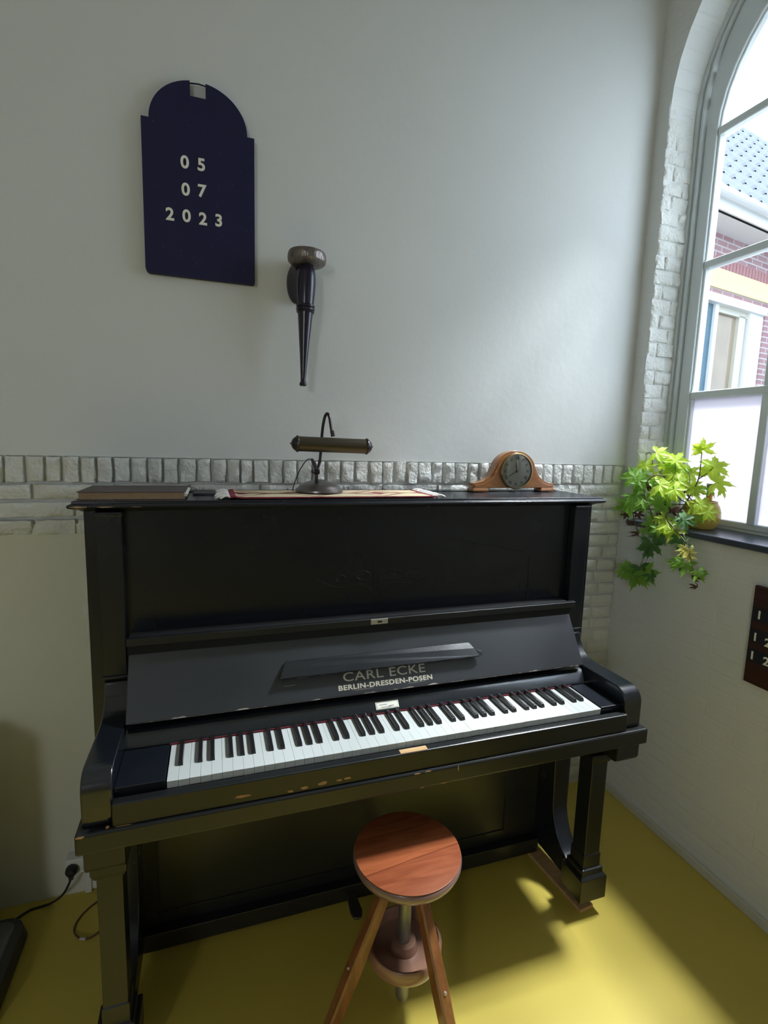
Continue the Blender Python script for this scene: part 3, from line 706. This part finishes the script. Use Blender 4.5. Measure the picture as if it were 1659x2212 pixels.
# ------------------------------------------------------------------ on the back wall
BY = YW-.020
date = thing('date_board', 'arched dark blue board with white date numbers on the wall', 'board', (.085, BY+.01, 2.2))
def w2(u, v, y=BY): q = P(u, v, y=y); return (q.x, q.z)
bl, br = w2(315, 588), w2(551, 615); sl, sr = w2(303, 250), w2(549, 298)
xl, xr = (bl[0]+sl[0])/2, (br[0]+sr[0])/2; zb = (bl[1]+br[1])/2; zs = (sl[1]+sr[1])/2
top = w2(405, 171)[1]; xm = (xl+xr)/2; ra = (xr-xl)/2-.020
notch = [w2(409, 176), w2(444, 183), w2(444, 213), w2(411, 208)]
nx0, nx1, nz0 = (notch[0][0]+notch[3][0])/2, (notch[1][0]+notch[2][0])/2, (notch[2][1]+notch[3][1])/2
ztop = lambda x: zs+(top-zs)*math.sqrt(max(0, 1-((x-xm)/ra)**2))
rc = .012
def zlow(x):
    d = x-xl
    return zb+(rc-math.sqrt(max(0, rc*rc-(rc-d)**2)) if d < rc else 0)+(.006-math.sqrt(max(0, .006**2-(.006-(xr-x))**2)) if xr-x < .006 else 0)
cols = [(x, zlow(x), zs) for x in (xl, xl+.002, xl+.005, xl+.008, xl+.012, xm-ra)]
def arc_cols(a, b, n): return [(a+(b-a)*k/n, zb, ztop(a+(b-a)*k/n)) for k in range(n+1)]
th = [xm-ra*math.cos(PI*k/72) for k in range(73)]
cols += [(x, zb, max(zs, ztop(x))) for x in th if x < nx0-1e-4]+[(nx0, zb, ztop(nx0)), (nx0, zb, nz0), (nx1, zb, nz0), (nx1, zb, ztop(nx1))]
cols += [(x, zb, max(zs, ztop(x))) for x in th if x > nx1+1e-4]+[(x, zlow(x), zs) for x in (xm+ra, xr-.006, xr-.003, xr-.001, xr)]
bm = BM(); loft(bm, [[(x, BY, a), (x, BY, b), (x, YW-.004, b), (x, YW-.004, a)] for x, a, b in cols])
bmesh.ops.remove_doubles(bm, verts=bm.verts, dist=1e-6)
bd = obj('panel', bm, BLUEB, date, bevel=0)
bm = BM(); tube(bm, [(nx0-.006, BY+.008, ztop(nx0-.006)-.002), (xm, BY+.008, ztop(xm)-.0015), (nx1+.006, BY+.008, ztop(nx1+.006)-.002)], .002, 6); obj('hanging_wire', bm, BLUEB, date)
dg_ = (('0', 399, 349), ('5', 435, 355), ('0', 401, 408), ('7', 436, 411.5), ('2', 367, 461.5), ('0', 403, 465.5), ('2', 438.5, 472), ('3', 472.5, 475.5))
for ch, u, v in dg_:
    q = P(u, v, y=BY-.001); text('number', ch, .046, frame4((q.x, BY-.0006, q.z-.0165), (1, 0, 0), (0, 0, 1)), WHITEN, bd, .0008, .0012, xs=1.0)
bm = BM()
for q in range(26):
    c = Vector((random.uniform(xl+.02, xr-.02), BY-.0004, random.uniform(zb+.03, zs))); r_ = random.uniform(.0005, .0011); box(bm, c.x-r_, c.x+r_, BY-.0006, BY+.0004, c.z-r_*2, c.z+r_*2)
obj('nail_holes', bm, mat('dull_speck', (.06, .06, .10), .6), bd)

TX, TY = .377, .492
torch = thing('wall_torch', 'dark torch shaped wall sconce with pewter dish beside the date board', 'sconce', (TX, YW, 1.87))
TT = Matrix.Translation((TX, TY, 0)) @ Matrix.Translation((0, 0, 1.64)) @ Matrix.Rotation(math.radians(-1.2), 4, 'X') @ Matrix.Rotation(math.radians(1.6), 4, 'Y') @ Matrix.Translation((0, 0, -1.64))
bm = BM(); lathe(bm, [(0, 1.642), (.009, 1.642), (.0115, 1.646), (.0105, 1.652), (.008, 1.656), (.0082, 1.668), (.013, 1.74), (.018, 1.80), (.0225, 1.855), (.0235, 1.862), (0, 1.862)], 32, TT); obj('taper', bm, TORCHP, torch, smooth=True)
bm = BM(); lathe(bm, [(0, 1.861), (.026, 1.861), (.0275, 1.864), (.0255, 1.867), (.0285, 1.870), (.0285, 1.873), (.0255, 1.876), (.0285, 1.879), (.0285, 1.882), (.026, 1.885), (0, 1.886)], 32, TT); obj('rings', bm, TORCHP, torch, smooth=True)
bm = BM(); lathe(bm, [(0, 1.885), (.0245, 1.885), (.026, 1.90), (.0285, 1.94), (.0285, 1.965), (.026, 1.985), (.021, 1.995), (.018, 2.01), (0, 2.01)], 32, TT); obj('barrel', bm, TORCHP, torch, smooth=True)
bm = BM(); lathe(bm, [(0, 2.000), (.030, 2.000), (.050, 2.004), (.0565, 2.009), (.0585, 2.018), (.0575, 2.030), (.055, 2.036), (.050, 2.036), (.046, 2.030), (0, 2.030)], 40, TT); obj('dish', bm, PEWTER, torch, smooth=True)
# rounded wall plate
bm = BM(); pl_ = [(TY+.005, 1.89), (YW-.012, 1.90)]+[(YW-.002, 1.90)]
ring = []
for i in range(32):
    a = 2*PI*i/32; ring.append((TX-.010+.031*math.cos(a), 1.965+.060*math.sin(a)*(1 if math.sin(a) > 0 else 1.05)))
loft(bm, [[(x, YW-.0005, z) for x, z in ring], [(x, YW-.012, z) for x, z in ring], [(TX-.010+(x-TX+.010)*.85, YW-.020, 1.965+(z-1.965)*.9) for x, z in ring], [(TX-.002+(x-TX+.010)*.5, TY+.012, 1.95+(z-1.965)*.62) for x, z in ring]])
obj('wall_plate', bm, TORCHP, torch, smooth=True)

# ------------------------------------------------------------------ hymn board on the right wall
hb = thing('hymn_board', 'dark wooden number board on the right wall below the window sill', 'board', (XR, -.15, .9))
hx = XR-.015
bm = BM(); box(bm, hx, XR-.0005, -.30, -.026, .753, 1.068); fr = obj('panel', bm, HYMN, hb, bevel=.002)
def hpix(u, v): q = P(u, v, x=hx); return q.y, q.z
for (u, v) in ((1641, 1330), (1632, 1376), (1625, 1416)):
    y, z = hpix(u, v); bm = BM(); box(bm, hx-.0012, hx+.0005, -.295, -.031, z-.021, z+.024); obj('number_strip', bm, HYMNS, hb)
for ch, u, v in (('1', 1641, 1328.5), ('1', 1632, 1375.5), ('2', 1659, 1389), ('1', 1625.3, 1415), ('2', 1655.5, 1429)):
    y, z = hpix(u, v); text('number', ch, .036, frame4((hx-.0016, y, z-.0125), (0, -1, 0), (0, 0, 1)), WHITEN, fr, .0006, .0009, xs=1.05)

# ------------------------------------------------------------------ socket, cables and the dark case
sock = thing('wall_socket', 'white double wall socket low on the wall left of the piano', 'socket', (-.315, YW, .13))
bm = BM(); box(bm, -.350, -.270, YW-.040, YW-.0005, .100, .150); obj('housing', bm, PLASTW, sock, bevel=.004, seg=3)
for cx in (-.331, -.291):
    bm = BM(); lathe(bm, [(.0165, .0395), (.0165, .0412), (.0145, .0412), (.0140, .036), (0, .036)], 24, Matrix.Translation((cx, YW, .122)) @ Matrix.Rotation(PI/2, 4, 'X')); rg = obj('outlet', bm, PLASTW, sock, smooth=True)
    bm = BM()
    for dx in (-.006, .006): box(bm, cx+dx-.002, cx+dx+.002, YW-.0375, YW-.0350, .120, .124)
    obj('pin_hole', bm, INK, rg)
bm = BM(); box(bm, -.306, -.286, YW-.014, YW-.0005, .002, .100); obj('conduit', bm, PLASTW, sock, bevel=.002)
bm = BM(); box(bm, -.282, -.24, YW-.022, YW-.0005, .02, .098); obj('junction_box', bm, PLASTW, sock, bevel=.002)
cord = thing('power_cord', 'black power cord plugged into the white wall socket', 'cord', (-.331, YW-.06, .12))
bm = BM(); MC = Matrix.Translation((-.331, YW-.040, .122)) @ Matrix.Rotation(PI/2, 4, 'X')
lathe(bm, [(0, -.002), (.0155, -.002), (.0175, .004), (.0165, .016), (.011, .024), (0, .026)], 22, MC); box(bm, -.337, -.325, YW-.062, YW-.046, .100, .118); obj('plug', bm, CABLE, cord, smooth=True)
fy = [(-.331, YW-.056, .103), (-.338, YW-.058, .085), (-.352, YW-.050, .055), (-.372, YW-.040, .028), (-.40, YW-.033, .010), (-.425, YW-.030, .0042), (-.455, YW-.036, .0042), (-.487, .512, .0042), (-.508, .497, .0042), (-.53, .486, .0042)]
bm = BM(); tube(bm, spline(fy, 6), .0034, 8); obj('flex', bm, CABLE, cord, smooth=True)
cb2 = thing('floor_cable', 'thin brown cable looped on the floor beside the left piano leg', 'cable', (-.28, .42, 0))
lp = [(-.18, .545, .003), (-.24, .525, .003), (-.278, .500, .003), (-.304, .462, .003), (-.308, .425, .003), (-.288, .395, .003), (-.265, .385, .003), (-.245, .392, .003), (-.215, .42, .003), (-.16, .45, .003)]
bm = BM(); tube(bm, spline(lp, 6), .0026, 8); obj('flex', bm, CABLEB, cb2, smooth=True)
bm = BM(); tube(bm, [(-.285, .390, .0045), (-.268, .384, .0045)], .0042, 8); obj('connector', bm, NICKEL, cb2, smooth=True)
case = thing('case_and_shadow_block', 'low dark case with an added unseen shadow block on the floor at the left edge of the photo', 'case_shadow_block', (-.75, .33, 0))
def rr(x0, x1, y0, y1, r, z, n=6):
    o = []
    for cx, cy, a0 in ((x1-r, y1-r, 0), (x0+r, y1-r, 90), (x0+r, y0+r, 180), (x1-r, y0+r, 270)):
        o += [(cx+r*math.cos(math.radians(a0+90*i/n)), cy+r*math.sin(math.radians(a0+90*i/n)), z) for i in range(n+1)]
    return o
bm = BM(); loft(bm, [rr(-1.06, -.436, .16, .475, .05, .001), rr(-1.06, -.430, .155, .48, .05, .010), rr(-1.06, -.436, .16, .47, .05, .052), rr(-1.055, -.448, .17, .458, .045, .060)]); obj('body', bm, DARKBOX, case, smooth=True)
bm = BM(); loft(bm, [rr(-1.05, -.536, .20, .45, .02, .061), rr(-1.05, -.536, .20, .45, .02, .66)]); obj('case_shadow_block', bm, DARKBOX, case, smooth=True)  # unseen tall block, added to cast the shadow on the wall
bm = BM(); loft(bm, [rr(-.53, -.456, .178, .450, .03, .0595), rr(-.53, -.460, .18, .448, .03, .063)]); obj('top_plate', bm, GREYBOX, case, smooth=True)

# ------------------------------------------------------------------ plant on the sill
PX = 1.806; PY = P(1516, 1105, x=1.806).y
plant = thing('potted_geranium', 'straggly scented geranium in a bulbous ochre pot on the window sill', 'plant', (PX, PY, ZS))
T = Matrix.Translation((PX, PY, ZS))
bm = BM(); lathe(bm, [(0, 0), (.040, 0), (.046, .004), (.056, .022), (.0615, .044), (.060, .066), (.054, .084), (.047, .094), (.048, .100), (.043, .101), (.041, .094), (.052, .080), (.0, .078)], 40, T); obj('pot', bm, POTM, plant, smooth=True)
bm = BM(); lathe(bm, [(0, .078), (.050, .079), (.050, .084), (.03, .088), (0, .090)], 24, T); obj('soil', bm, SOIL, plant, smooth=True)
def leaf(bm, c, nrm, tip, size, mi, curl=.25, wilt=0):
    """deeply lobed geranium leaf: five lobes with teeth, ribbed along each lobe"""
    nrm = Vector(nrm).normalized(); tip = Vector(tip); tip = (tip-nrm*tip.dot(nrm)).normalized(); sd = nrm.cross(tip)
    lobes = 5; n = 80; outer = []; mid = []
    ctr = bm.verts.new(Vector(c)-tip*size*.18)
    base = Vector(c)-tip*size*.18
    for i in range(n+1):
        a = -2.45+4.9*i/n
        ph = a/4.9*lobes                                   # lobe phase
        fr = abs((ph+.5) % 1-.5)*2                            # 0 mid-lobe, 1 in the sinus
        r = (.42+.58*(1-fr**1.15))*(1.02-.08*abs(a))
        r *= 1+.055*math.cos(i*PI*.999)+.10*math.cos(i*PI*.5)                     # teeth
        zz = curl*size*(-.35*r*r)+.20*size*(fr-.5)*r+.05*size*noise.noise(Vector((i*.12, size*900, c[0]*77)))
        if wilt: zz -= wilt*size*r*r
        p = base+tip*math.cos(a)*r*size+sd*math.sin(a)*r*size+nrm*zz
        outer.append(bm.verts.new(p))
        rm = .5*r; mid.append(bm.verts.new(base+tip*math.cos(a)*rm*size+sd*math.sin(a)*rm*size+nrm*(curl*size*(-.35*rm*rm)+.08*size*(fr-.5)*rm*1.4)))
    for i in range(n):
        for f in ((ctr, mid[i], mid[i+1]), (mid[i], outer[i], outer[i+1], mid[i+1])):
            ff = bm.faces.new(f); ff.material_index = mi
def PP(u, v, x): return P(u, v, x=x)
NV = (CAM-Vector((1.75, .3, 1.3))).normalized()
lv = [ # u, v, depth x, size in photo pixels, tip direction (du,dv), normal tilt (right, up), material, wilt
 (1519, 967, 1.79, 27, (.1, -1), (.0, .1), 0, 0), (1549, 1006, 1.80, 34, (1, -.25), (.1, .5), 0, 0), (1553, 1043, 1.79, 34, (1, .4), (.1, .7), 0, 0),
 (1535, 1016, 1.82, 26, (.2, -1), (-.1, .3), 0, 0), (1507, 1058, 1.76, 25, (.6, .5), (.1, .6), 0, 0), (1519, 1090, 1.74, 30, (.9, .45), (.1, .6), 0, 0),
 (1532, 1108, 1.735, 25, (.5, .9), (.1, .5), 0, 0), (1424, 978, 1.73, 29, (.7, .35), (-.1, .8), 0, 0), (1398, 1008, 1.73, 24, (.6, .8), (-.2, .7), 0, 0),
 (1462, 992, 1.76, 30, (.4, -.8), (.0, .6), 0, 0), (1446, 1006, 1.75, 30, (-.8, -.3), (.0, .8), 0, 0), (1478, 1016, 1.77, 32, (.7, .1), (.1, .8), 0, 0),
 (1495, 1022, 1.78, 28, (.8, .4), (.0, .7), 0, 0), (1434, 1048, 1.70, 40, (.85, .45), (-.1, .75), 0, 0), (1462, 1060, 1.70, 30, (.6, .8), (.1, .5), 0, 0),
 (1418, 1035, 1.72, 28, (-.7, .2), (-.2, .8), 0, 0), (1366, 1030, 1.66, 33, (-.9, -.5), (-.1, .7), 1, 0), (1382, 1040, 1.66, 27, (.5, .7), (-.2, .5), 1, 0),
 (1350+14, 1085, 1.66, 36, (-.5, .9), (-.5, .5), 1, .3), (1383, 1068, 1.66, 30, (.8, .3), (-.1, .7), 1, .1), (1393, 1080, 1.66, 27, (.8, .5), (.1, .6), 1, 0),
 (1422, 1088, 1.68, 24, (-.3, .9), (.2, .4), 1, 0), (1442, 1075, 1.71, 28, (.1, 1), (.1, .3), 1, 0), (1412, 1118, 1.68, 20, (-.4, .9), (.2, .3), 1, 0),
 (1403, 1136, 1.66, 22, (-.6, .6), (.2, .4), 1, 0), (1422, 1146, 1.66, 26, (-.2, 1), (.1, .3), 1, .1), (1445, 1136, 1.66, 28, (.6, .7), (.1, .6), 0, 0),
 (1458, 1150, 1.66, 27, (.4, .9), (.0, .5), 0, .1), (1437, 1120, 1.67, 22, (-.4, .5), (.2, .5), 0, 0), (1483, 1125, 1.68, 26, (.8, .5), (.1, .4), 2, 0),
 (1407, 1180, 1.66, 31, (-.25, .95), (.2, .2), 2, 0), (1425, 1160, 1.66, 24, (.5, .8), (.1, .3), 2, 0), (1467, 1168, 1.66, 24, (-.2, 1), (.2, .2), 2, .2),
 (1474, 1175, 1.66, 18, (.3, 1), (.0, .2), 2, .2), (1490, 1190, 1.65, 22, (.05, 1), (.5, .1), 3, .4), (1487, 1200, 1.65, 18, (-.1, 1), (-.5, .1), 3, .4),
 (1480, 1222, 1.65, 28, (-.3, .9), (.2, .2), 1, .1), (1468, 1218, 1.65, 22, (-.8, .3), (.1, .3), 2, 0), (1511, 1240, 1.65, 21, (.5, .9), (.1, .3), 1, .2),
 (1375, 1245, 1.65, 34, (-.4, .9), (.1, .3), 1, .2), (1360, 1235, 1.65, 26, (-.7, .5), (-.1, .3), 1, .1), (1398, 1240, 1.65, 30, (.5, .8), (.2, .2), 1, .2),
 (1383, 1230, 1.65, 24, (.1, .9), (-.1, .2), 2, .3), (1408, 1245, 1.65, 20, (.4, 1), (.4, .2), 2, .3), (1471, 1040, 1.73, 26, (.5, .5), (.0, .7), 0, 0), (1452, 1020, 1.74, 24, (-.3, -.6), (.0, .6), 0, 0),
 (1440, 1100, 1.70, 20, (.0, 1), (.2, .3), 1, 0), (1500, 1048, 1.76, 22, (.7, -.3), (.0, .6), 0, 0), (1390, 1026, 1.69, 22, (.4, .4), (-.1, .7), 1, 0)]
bm = BM(); bw = BM(); stems = []
for (u, v, x, px, (du, dv), (tr, tu), mi, wl) in lv:
    c = PP(u, v, x); sc = (c-CAM).dot(CF)/FPX
    nrm = NV+CR*(tr+random.uniform(-.15, .15))*1.2+Vector((0, 0, 1))*tu*1.1
    leaf(bm, c, nrm, CR*du-CU*dv+CF*random.uniform(-.2, .2), px*sc*1.02, mi, .25+random.uniform(0, .25), wl)
    stems.append((c, mi))
    for k in range(2 if px > 22 and mi < 2 else 1 if px > 20 else 0):
        leaf(bm, c+CF*random.uniform(.004, .03)+CR*random.uniform(-.024, .024)+CU*random.uniform(-.024, .014), nrm+CR*random.uniform(-1, 1)+CU*random.uniform(-.7, .5), CR*(du+random.uniform(-1, 1))-CU*(dv+random.uniform(-.8, .8)), px*sc*random.uniform(.6, .8), random.choice((mi, mi, 1)), .3+random.uniform(0, .4), wl)
obj('foliage', bm, LEAFA, plant, mats=[LEAFA, LEAFB, LEAFC, LEAFD])
for (u, v, x, px, du, dv) in ((1352, 1112, 1.66, 13, -.4, 1), (1378, 1112, 1.66, 14, .2, 1), (1370, 1130, 1.66, 12, .3, 1), (1379, 1152, 1.66, 13, .5, 1), (1402, 1140, 1.66, 12, .2, 1), (1452, 1103, 1.68, 18, .1, 1), (1432, 1088, 1.70, 14, -.2, 1), (1400, 1052, 1.69, 14, -.5, .6),
                          (1486, 1062, 1.75, 14, -.2, 1), (1424, 1112, 1.68, 13, .5, .8), (1500, 1248, 1.65, 15, .1, 1), (1504, 1268, 1.65, 11, .1, 1), (1414, 1078, 1.70, 12, -.4, .9), (1468, 1041, 1.74, 14, .9, 0)):
    c = PP(u, v, x); sc = (c-CAM).dot(CF)/FPX
    leaf(bw, c, NV+CR*random.uniform(-1, 1), CR*du-CU*dv, px*sc, 0, 1.2, 1.0)
obj('withered_leaves', bw, LEAFX, plant, label='curled brown withered leaves')
bm = BM(); root = Vector((PX-.02, PY+.01, ZS+.085))
def stem(pts, r=.0022, r1=.0012):
    s_ = spline([PP(*q) if not isinstance(q, Vector) else q for q in pts], 5); tube(bm, s_, [r+(r1-r)*i/len(s_) for i in range(len(s_))], 6)
stem([root, (1468, 1108, 1.75), (1482, 1085, 1.75), (1500, 1055, 1.76), (1510, 1030, 1.77), (1514, 1000, 1.78), (1516, 975, 1.79)], .0034, .0014)
stem([(1458, 1118, 1.68), (1468, 1108, 1.72), (1482, 1085, 1.75)], .0024, .003)
stem([(1510, 1034, 1.77), (1528, 1022, 1.785), (1546, 1006, 1.80)]); stem([(1528, 1050, 1.775), (1540, 1047, 1.78), (1552, 1043, 1.79)])
stem([root, (1450, 1056, 1.74), (1440, 1034, 1.73), (1420, 1026, 1.70), (1402, 1035, 1.68), (1393, 1055, 1.67), (1392, 1066, 1.665)], .003, .002)
stem([(1392, 1066, 1.665), (1404, 1100, 1.665), (1410, 1120, 1.665), (1420, 1150, 1.66)], .0022, .0016)
stem([(1410, 1003, 1.73), (1408, 985, 1.73), (1403, 978, 1.73), (1394, 982, 1.72)], .0016, .0016)
stem([root, (1440, 1110, 1.68), (1455, 1140, 1.665), (1476, 1165, 1.655), (1486, 1182, 1.65)], .0028, .0016)
stem([(1460, 1140, 1.662), (1478, 1158, 1.655), (1490, 1200, 1.65), (1498, 1230, 1.65), (1504, 1262, 1.65)], .0018, .001)
stem([(1418, 1150, 1.66), (1400, 1190, 1.655), (1386, 1215, 1.65), (1378, 1235, 1.65)], .0014, .001)
stem([root, (1480, 1060, 1.75), (1490, 1040, 1.75), (1488, 1020, 1.76)]); stem([root, (1465, 1075, 1.74), (1460, 1030, 1.75), (1458, 1000, 1.755)])
stem([(1475, 1100, 1.74), (1495, 1096, 1.74), (1515, 1092, 1.74)], .0016, .0012)
stem([(1392, 1060, 1.665), (1380, 1045, 1.66), (1368, 1032, 1.66)]); stem([(1393, 1070, 1.665), (1378, 1068, 1.66), (1366, 1080, 1.66)])
stem([(1368, 1108, 1.66), (1370, 1125, 1.66), (1375, 1140, 1.66), (1380, 1160, 1.66)], .003, .0012)
stem([root, (1440, 1090, 1.71), (1410, 1100, 1.68), (1385, 1100, 1.665), (1366, 1108, 1.66)], .0022, .0018)
obj('stems', bm, STEM, plant, smooth=True)
bot = thing('small_bottle', 'small orange ribbed bottle with dark cap behind the ochre pot', 'bottle', (1.845, .265, ZS))
q = P(1533, 1066, x=1.866); T = Matrix.Translation((q.x, q.y, 0)); bot.location = (q.x, q.y, ZS); ORG[bot.name] = Vector((q.x, q.y, ZS))
ztp = P(1533, 1052, x=1.866).z; pr_ = [(0, ZS), (.010, ZS), (.0115, ZS+.004), (.0115, ZS+.05), (.0115, ZS+.06)]
zz = ZS+.062
while zz < ztp-.002: pr_ += [(.0115, zz), (.0100, zz+.0028)]; zz += .0056
pr_ += [(.010, ztp), (0, ztp)]
bm = BM(); lathe(bm, pr_, 24, T); obj('body', bm, AMBER, bot, smooth=True, angle=70)
bm = BM(); lathe(bm, [(0, ztp), (.0125, ztp), (.0125, ztp+.010), (.011, ztp+.012), (0, ztp+.012)], 20, T); obj('cap', bm, DARKCAP, bot, smooth=True)

# ------------------------------------------------------------------ outside
bm = BM(); box(bm, XR+.34, 40, -20, 40, -.5, -.3); struct('ground', bm, mat('paving', (.22, .21, .20), .8, var=.15))
HD = Vector((.9818, .19, 0)); HN = Vector((.19, -.9818, 0)); HO = Vector((3, 3, 0))
house = thing('neighbouring_house', 'brick house with pantiled roof and white window seen through the arched window', 'house', (3, 3, 0))
HM = Matrix((HD, -HN, Vector((0, 0, 1)))).transposed().to_4x4(); HM.translation = HO       # local x along the wall, y into the house, z up
def hbox(bm, a, b, c, d, e, f): box(bm, a, b, c, d, e, f, HM)
HB = bricky('house_brick', (.33, .18, .19), (.40, .24, .25), (.52, .48, .48), .22, .065, (0, 2), .85, .3, .010)
def hobj(name, bm, mt, parent=house, **k):
    inv = HM.inverted(); bmesh.ops.transform(bm, matrix=inv, verts=bm.verts); bmesh.ops.recalc_face_normals(bm, faces=bm.faces)
    me = bpy.data.meshes.new(name); bm.to_mesh(me); bm.free(); me.materials.append(mt)
    o = bpy.data.objects.new(name, me); COL.objects.link(o); o.parent = parent
    if parent is house: o.matrix_parent_inverse = Matrix(); o.matrix_local = Matrix.Translation(-HO) @ HM
    ORG[o.name] = Vector(); 
    if k.get('smooth'):
        for p in me.polygons: p.use_smooth = True
    return o
WH = mat('house_white', (.80, .80, .78), .5)
bm = BM()
hbox(bm, .3, 1.9, 0, .25, -.3, 3.9); hbox(bm, 3.75, 9, 0, .25, -.3, 3.9); hbox(bm, 1.9, 3.75, 0, .25, 3.26, 3.9); hbox(bm, 1.9, 3.75, 0, .25, -.3, 1.2)
hw = hobj('wall', bm, HB)
bm = BM(); hbox(bm, .3, 9, -.02, .20, 3.32, 3.53); hobj('lintel_band', bm, mat('cream_band', (.86, .70, .36), .6))
bm = BM(); x = .3
while x < 9: hbox(bm, x, x+.058, -.012, .20, 3.535, 3.65); x += .07
hobj('soldier_course', bm, mat('house_brick_soldier', (.40, .20, .20), .85))
bm = BM(); hbox(bm, 1.9, 3.75, -.02, .12, 3.17, 3.26); hbox(bm, 3.44, 3.75, .02, .12, 1.2, 3.17); hbox(bm, 1.9, 2.0, .0, .12, 1.2, 3.17); hbox(bm, 2.70, 2.77, .03, .13, 1.2, 3.17); hbox(bm, 1.9, 3.75, -.04, .12, 1.15, 1.2)
hf = hobj('window_frame', bm, WH)
bm = BM(); hbox(bm, 3.26, 3.40, .05, .12, 1.2, 3.12); hbox(bm, 2.77, 3.44, .05, .12, 3.10, 3.17); hobj('casement', bm, mat('casement_cream', (.62, .60, .50), .5))
bm = BM(); hbox(bm, 2.77, 3.44, .09, .10, 1.2, 3.12); hobj('window_pane', bm, mat('pane_reflection', (.34, .27, .19), .12, var=.3, vscale=3))  # reflection of brick painted into the pane colour as beige
bm = BM(); hbox(bm, 2.0, 2.70, .06, .10, 1.2, 3.17); hobj('shutter', bm, mat('blue_shutter', (.06, .14, .19), .4, var=.2))
bm = BM(); hbox(bm, .2, 9, -.32, 0, 3.90, 3.94); hbox(bm, .2, 9, -.30, -.27, 3.90, 4.04); hobj('eaves_board', bm, WH)
bm = BM()
ring = [[HM @ Vector((sx, -.36-.055*math.cos(a), 4.06-.055*math.sin(a))) for a in [PI*i/8 for i in range(9)]]+[HM @ Vector((sx, -.36-.045*math.cos(a), 4.06-.045*math.sin(a))) for a in [PI-PI*i/8 for i in range(9)]] for sx in (.2, 9)]
loft(bm, ring); hobj('gutter', bm, WH, smooth=False)
# pantiled roof: every course steps over the one below
bm = BM(); sl = math.radians(54); rows, pitch, wave = 9, .30, .21
for r in range(rows):
    nn = int(8.6/wave)*8; lo, hi = [], []
    for i in range(nn+1):
        s_ = .2+i*wave/8; hgt = .035*(.5+.5*math.cos(2*PI*i/8))+.012*math.cos(2*PI*i/4+1)
        for lst, d, up_ in ((lo, r*pitch-.04, .040), (hi, (r+1)*pitch, 0)):
            lst.append(HM @ Vector((s_, -.34+d*math.cos(sl)-math.sin(sl)*(hgt+up_), 4.08+d*math.sin(sl)+math.cos(sl)*(hgt+up_))))
    lo0 = [p-Vector((0, 0, .035)) for p in lo]
    loft(bm, [lo0, lo, hi], closed=False)
hobj('roof', bm, mat('pantile', (.34, .36, .40), .45, var=.15), smooth=False)
bm = BM(); loft(bm, [[HM @ Vector((s_, d*math.cos(sl)-.34, 4.06+d*math.sin(sl))) for s_ in (.2, 9)] for d in (0, rows*pitch)], closed=False); hobj('roof_deck', bm, mat('deck', (.2, .2, .2), .8))

# ------------------------------------------------------------------ light
w = bpy.data.worlds.new('sky'); SC.world = w; w.use_nodes = True; n, l = w.node_tree.nodes, w.node_tree.links
bg = n['Background']; bg.inputs['Strength'].default_value = 3.2
tc = n.new('ShaderNodeTexCoord'); ns = n.new('ShaderNodeTexNoise'); ns.inputs['Scale'].default_value = 2.2; ns.inputs['Detail'].default_value = 6
l.new(tc.outputs['Generated'], ns.inputs['Vector']); cr = n.new('ShaderNodeValToRGB'); cr.color_ramp.elements[0].position = .35; cr.color_ramp.elements[1].position = .65
cr.color_ramp.elements[0].color = (.50, .70, 1, 1); cr.color_ramp.elements[1].color = (.88, .95, 1, 1)
l.new(ns.outputs['Fac'], cr.inputs[0]); l.new(cr.outputs[0], bg.inputs['Color'])
def area(name, loc, target, sx, sy, power, col):
    ld = bpy.data.lights.new(name, 'AREA'); ld.shape = 'RECTANGLE'; ld.size = sx; ld.size_y = sy; ld.energy = power; ld.color = col
    o = bpy.data.objects.new(name, ld); COL.objects.link(o); o.location = loc
    o.rotation_euler = (Vector(target)-Vector(loc)).to_track_quat('-Z', 'Z').to_euler(); return o
area('daylight_high_sky', (2.62, .22, 3.9), (1.0, .0, 1.0), .45, .45, 430, (.93, .97, 1))
area('daylight_near_window', (XR+.5, WINS[0], 2.35), (0, .1, 1.2), 1.0, 1.5, 15, (.80, .91, 1))
area('daylight_window', (XR+.5, WINS[1], 2.35), (-.2, .2, 1.4), 1.0, 1.5, 13, (.90, .95, 1))
area('front_fill', (-2.55, Y0-.1, 2.25), (-.6, .5, .8), .5, 1.2, 28, (1, .98, .93))  # added fill lamp; with the unseen block it throws the wall shadow

SC.view_settings.view_transform = 'Standard'; SC.view_settings.look = 'None'; SC.view_settings.gamma = 1; SC.view_settings.use_curve_mapping = False
SC.view_settings.exposure = .08
SC.cycles.use_denoising = True
SC.cycles.max_bounces = 10; SC.cycles.diffuse_bounces = 5; SC.cycles.glossy_bounces = 4; SC.cycles.transparent_max_bounces = 12
SC.cycles.sample_clamp_indirect = 6
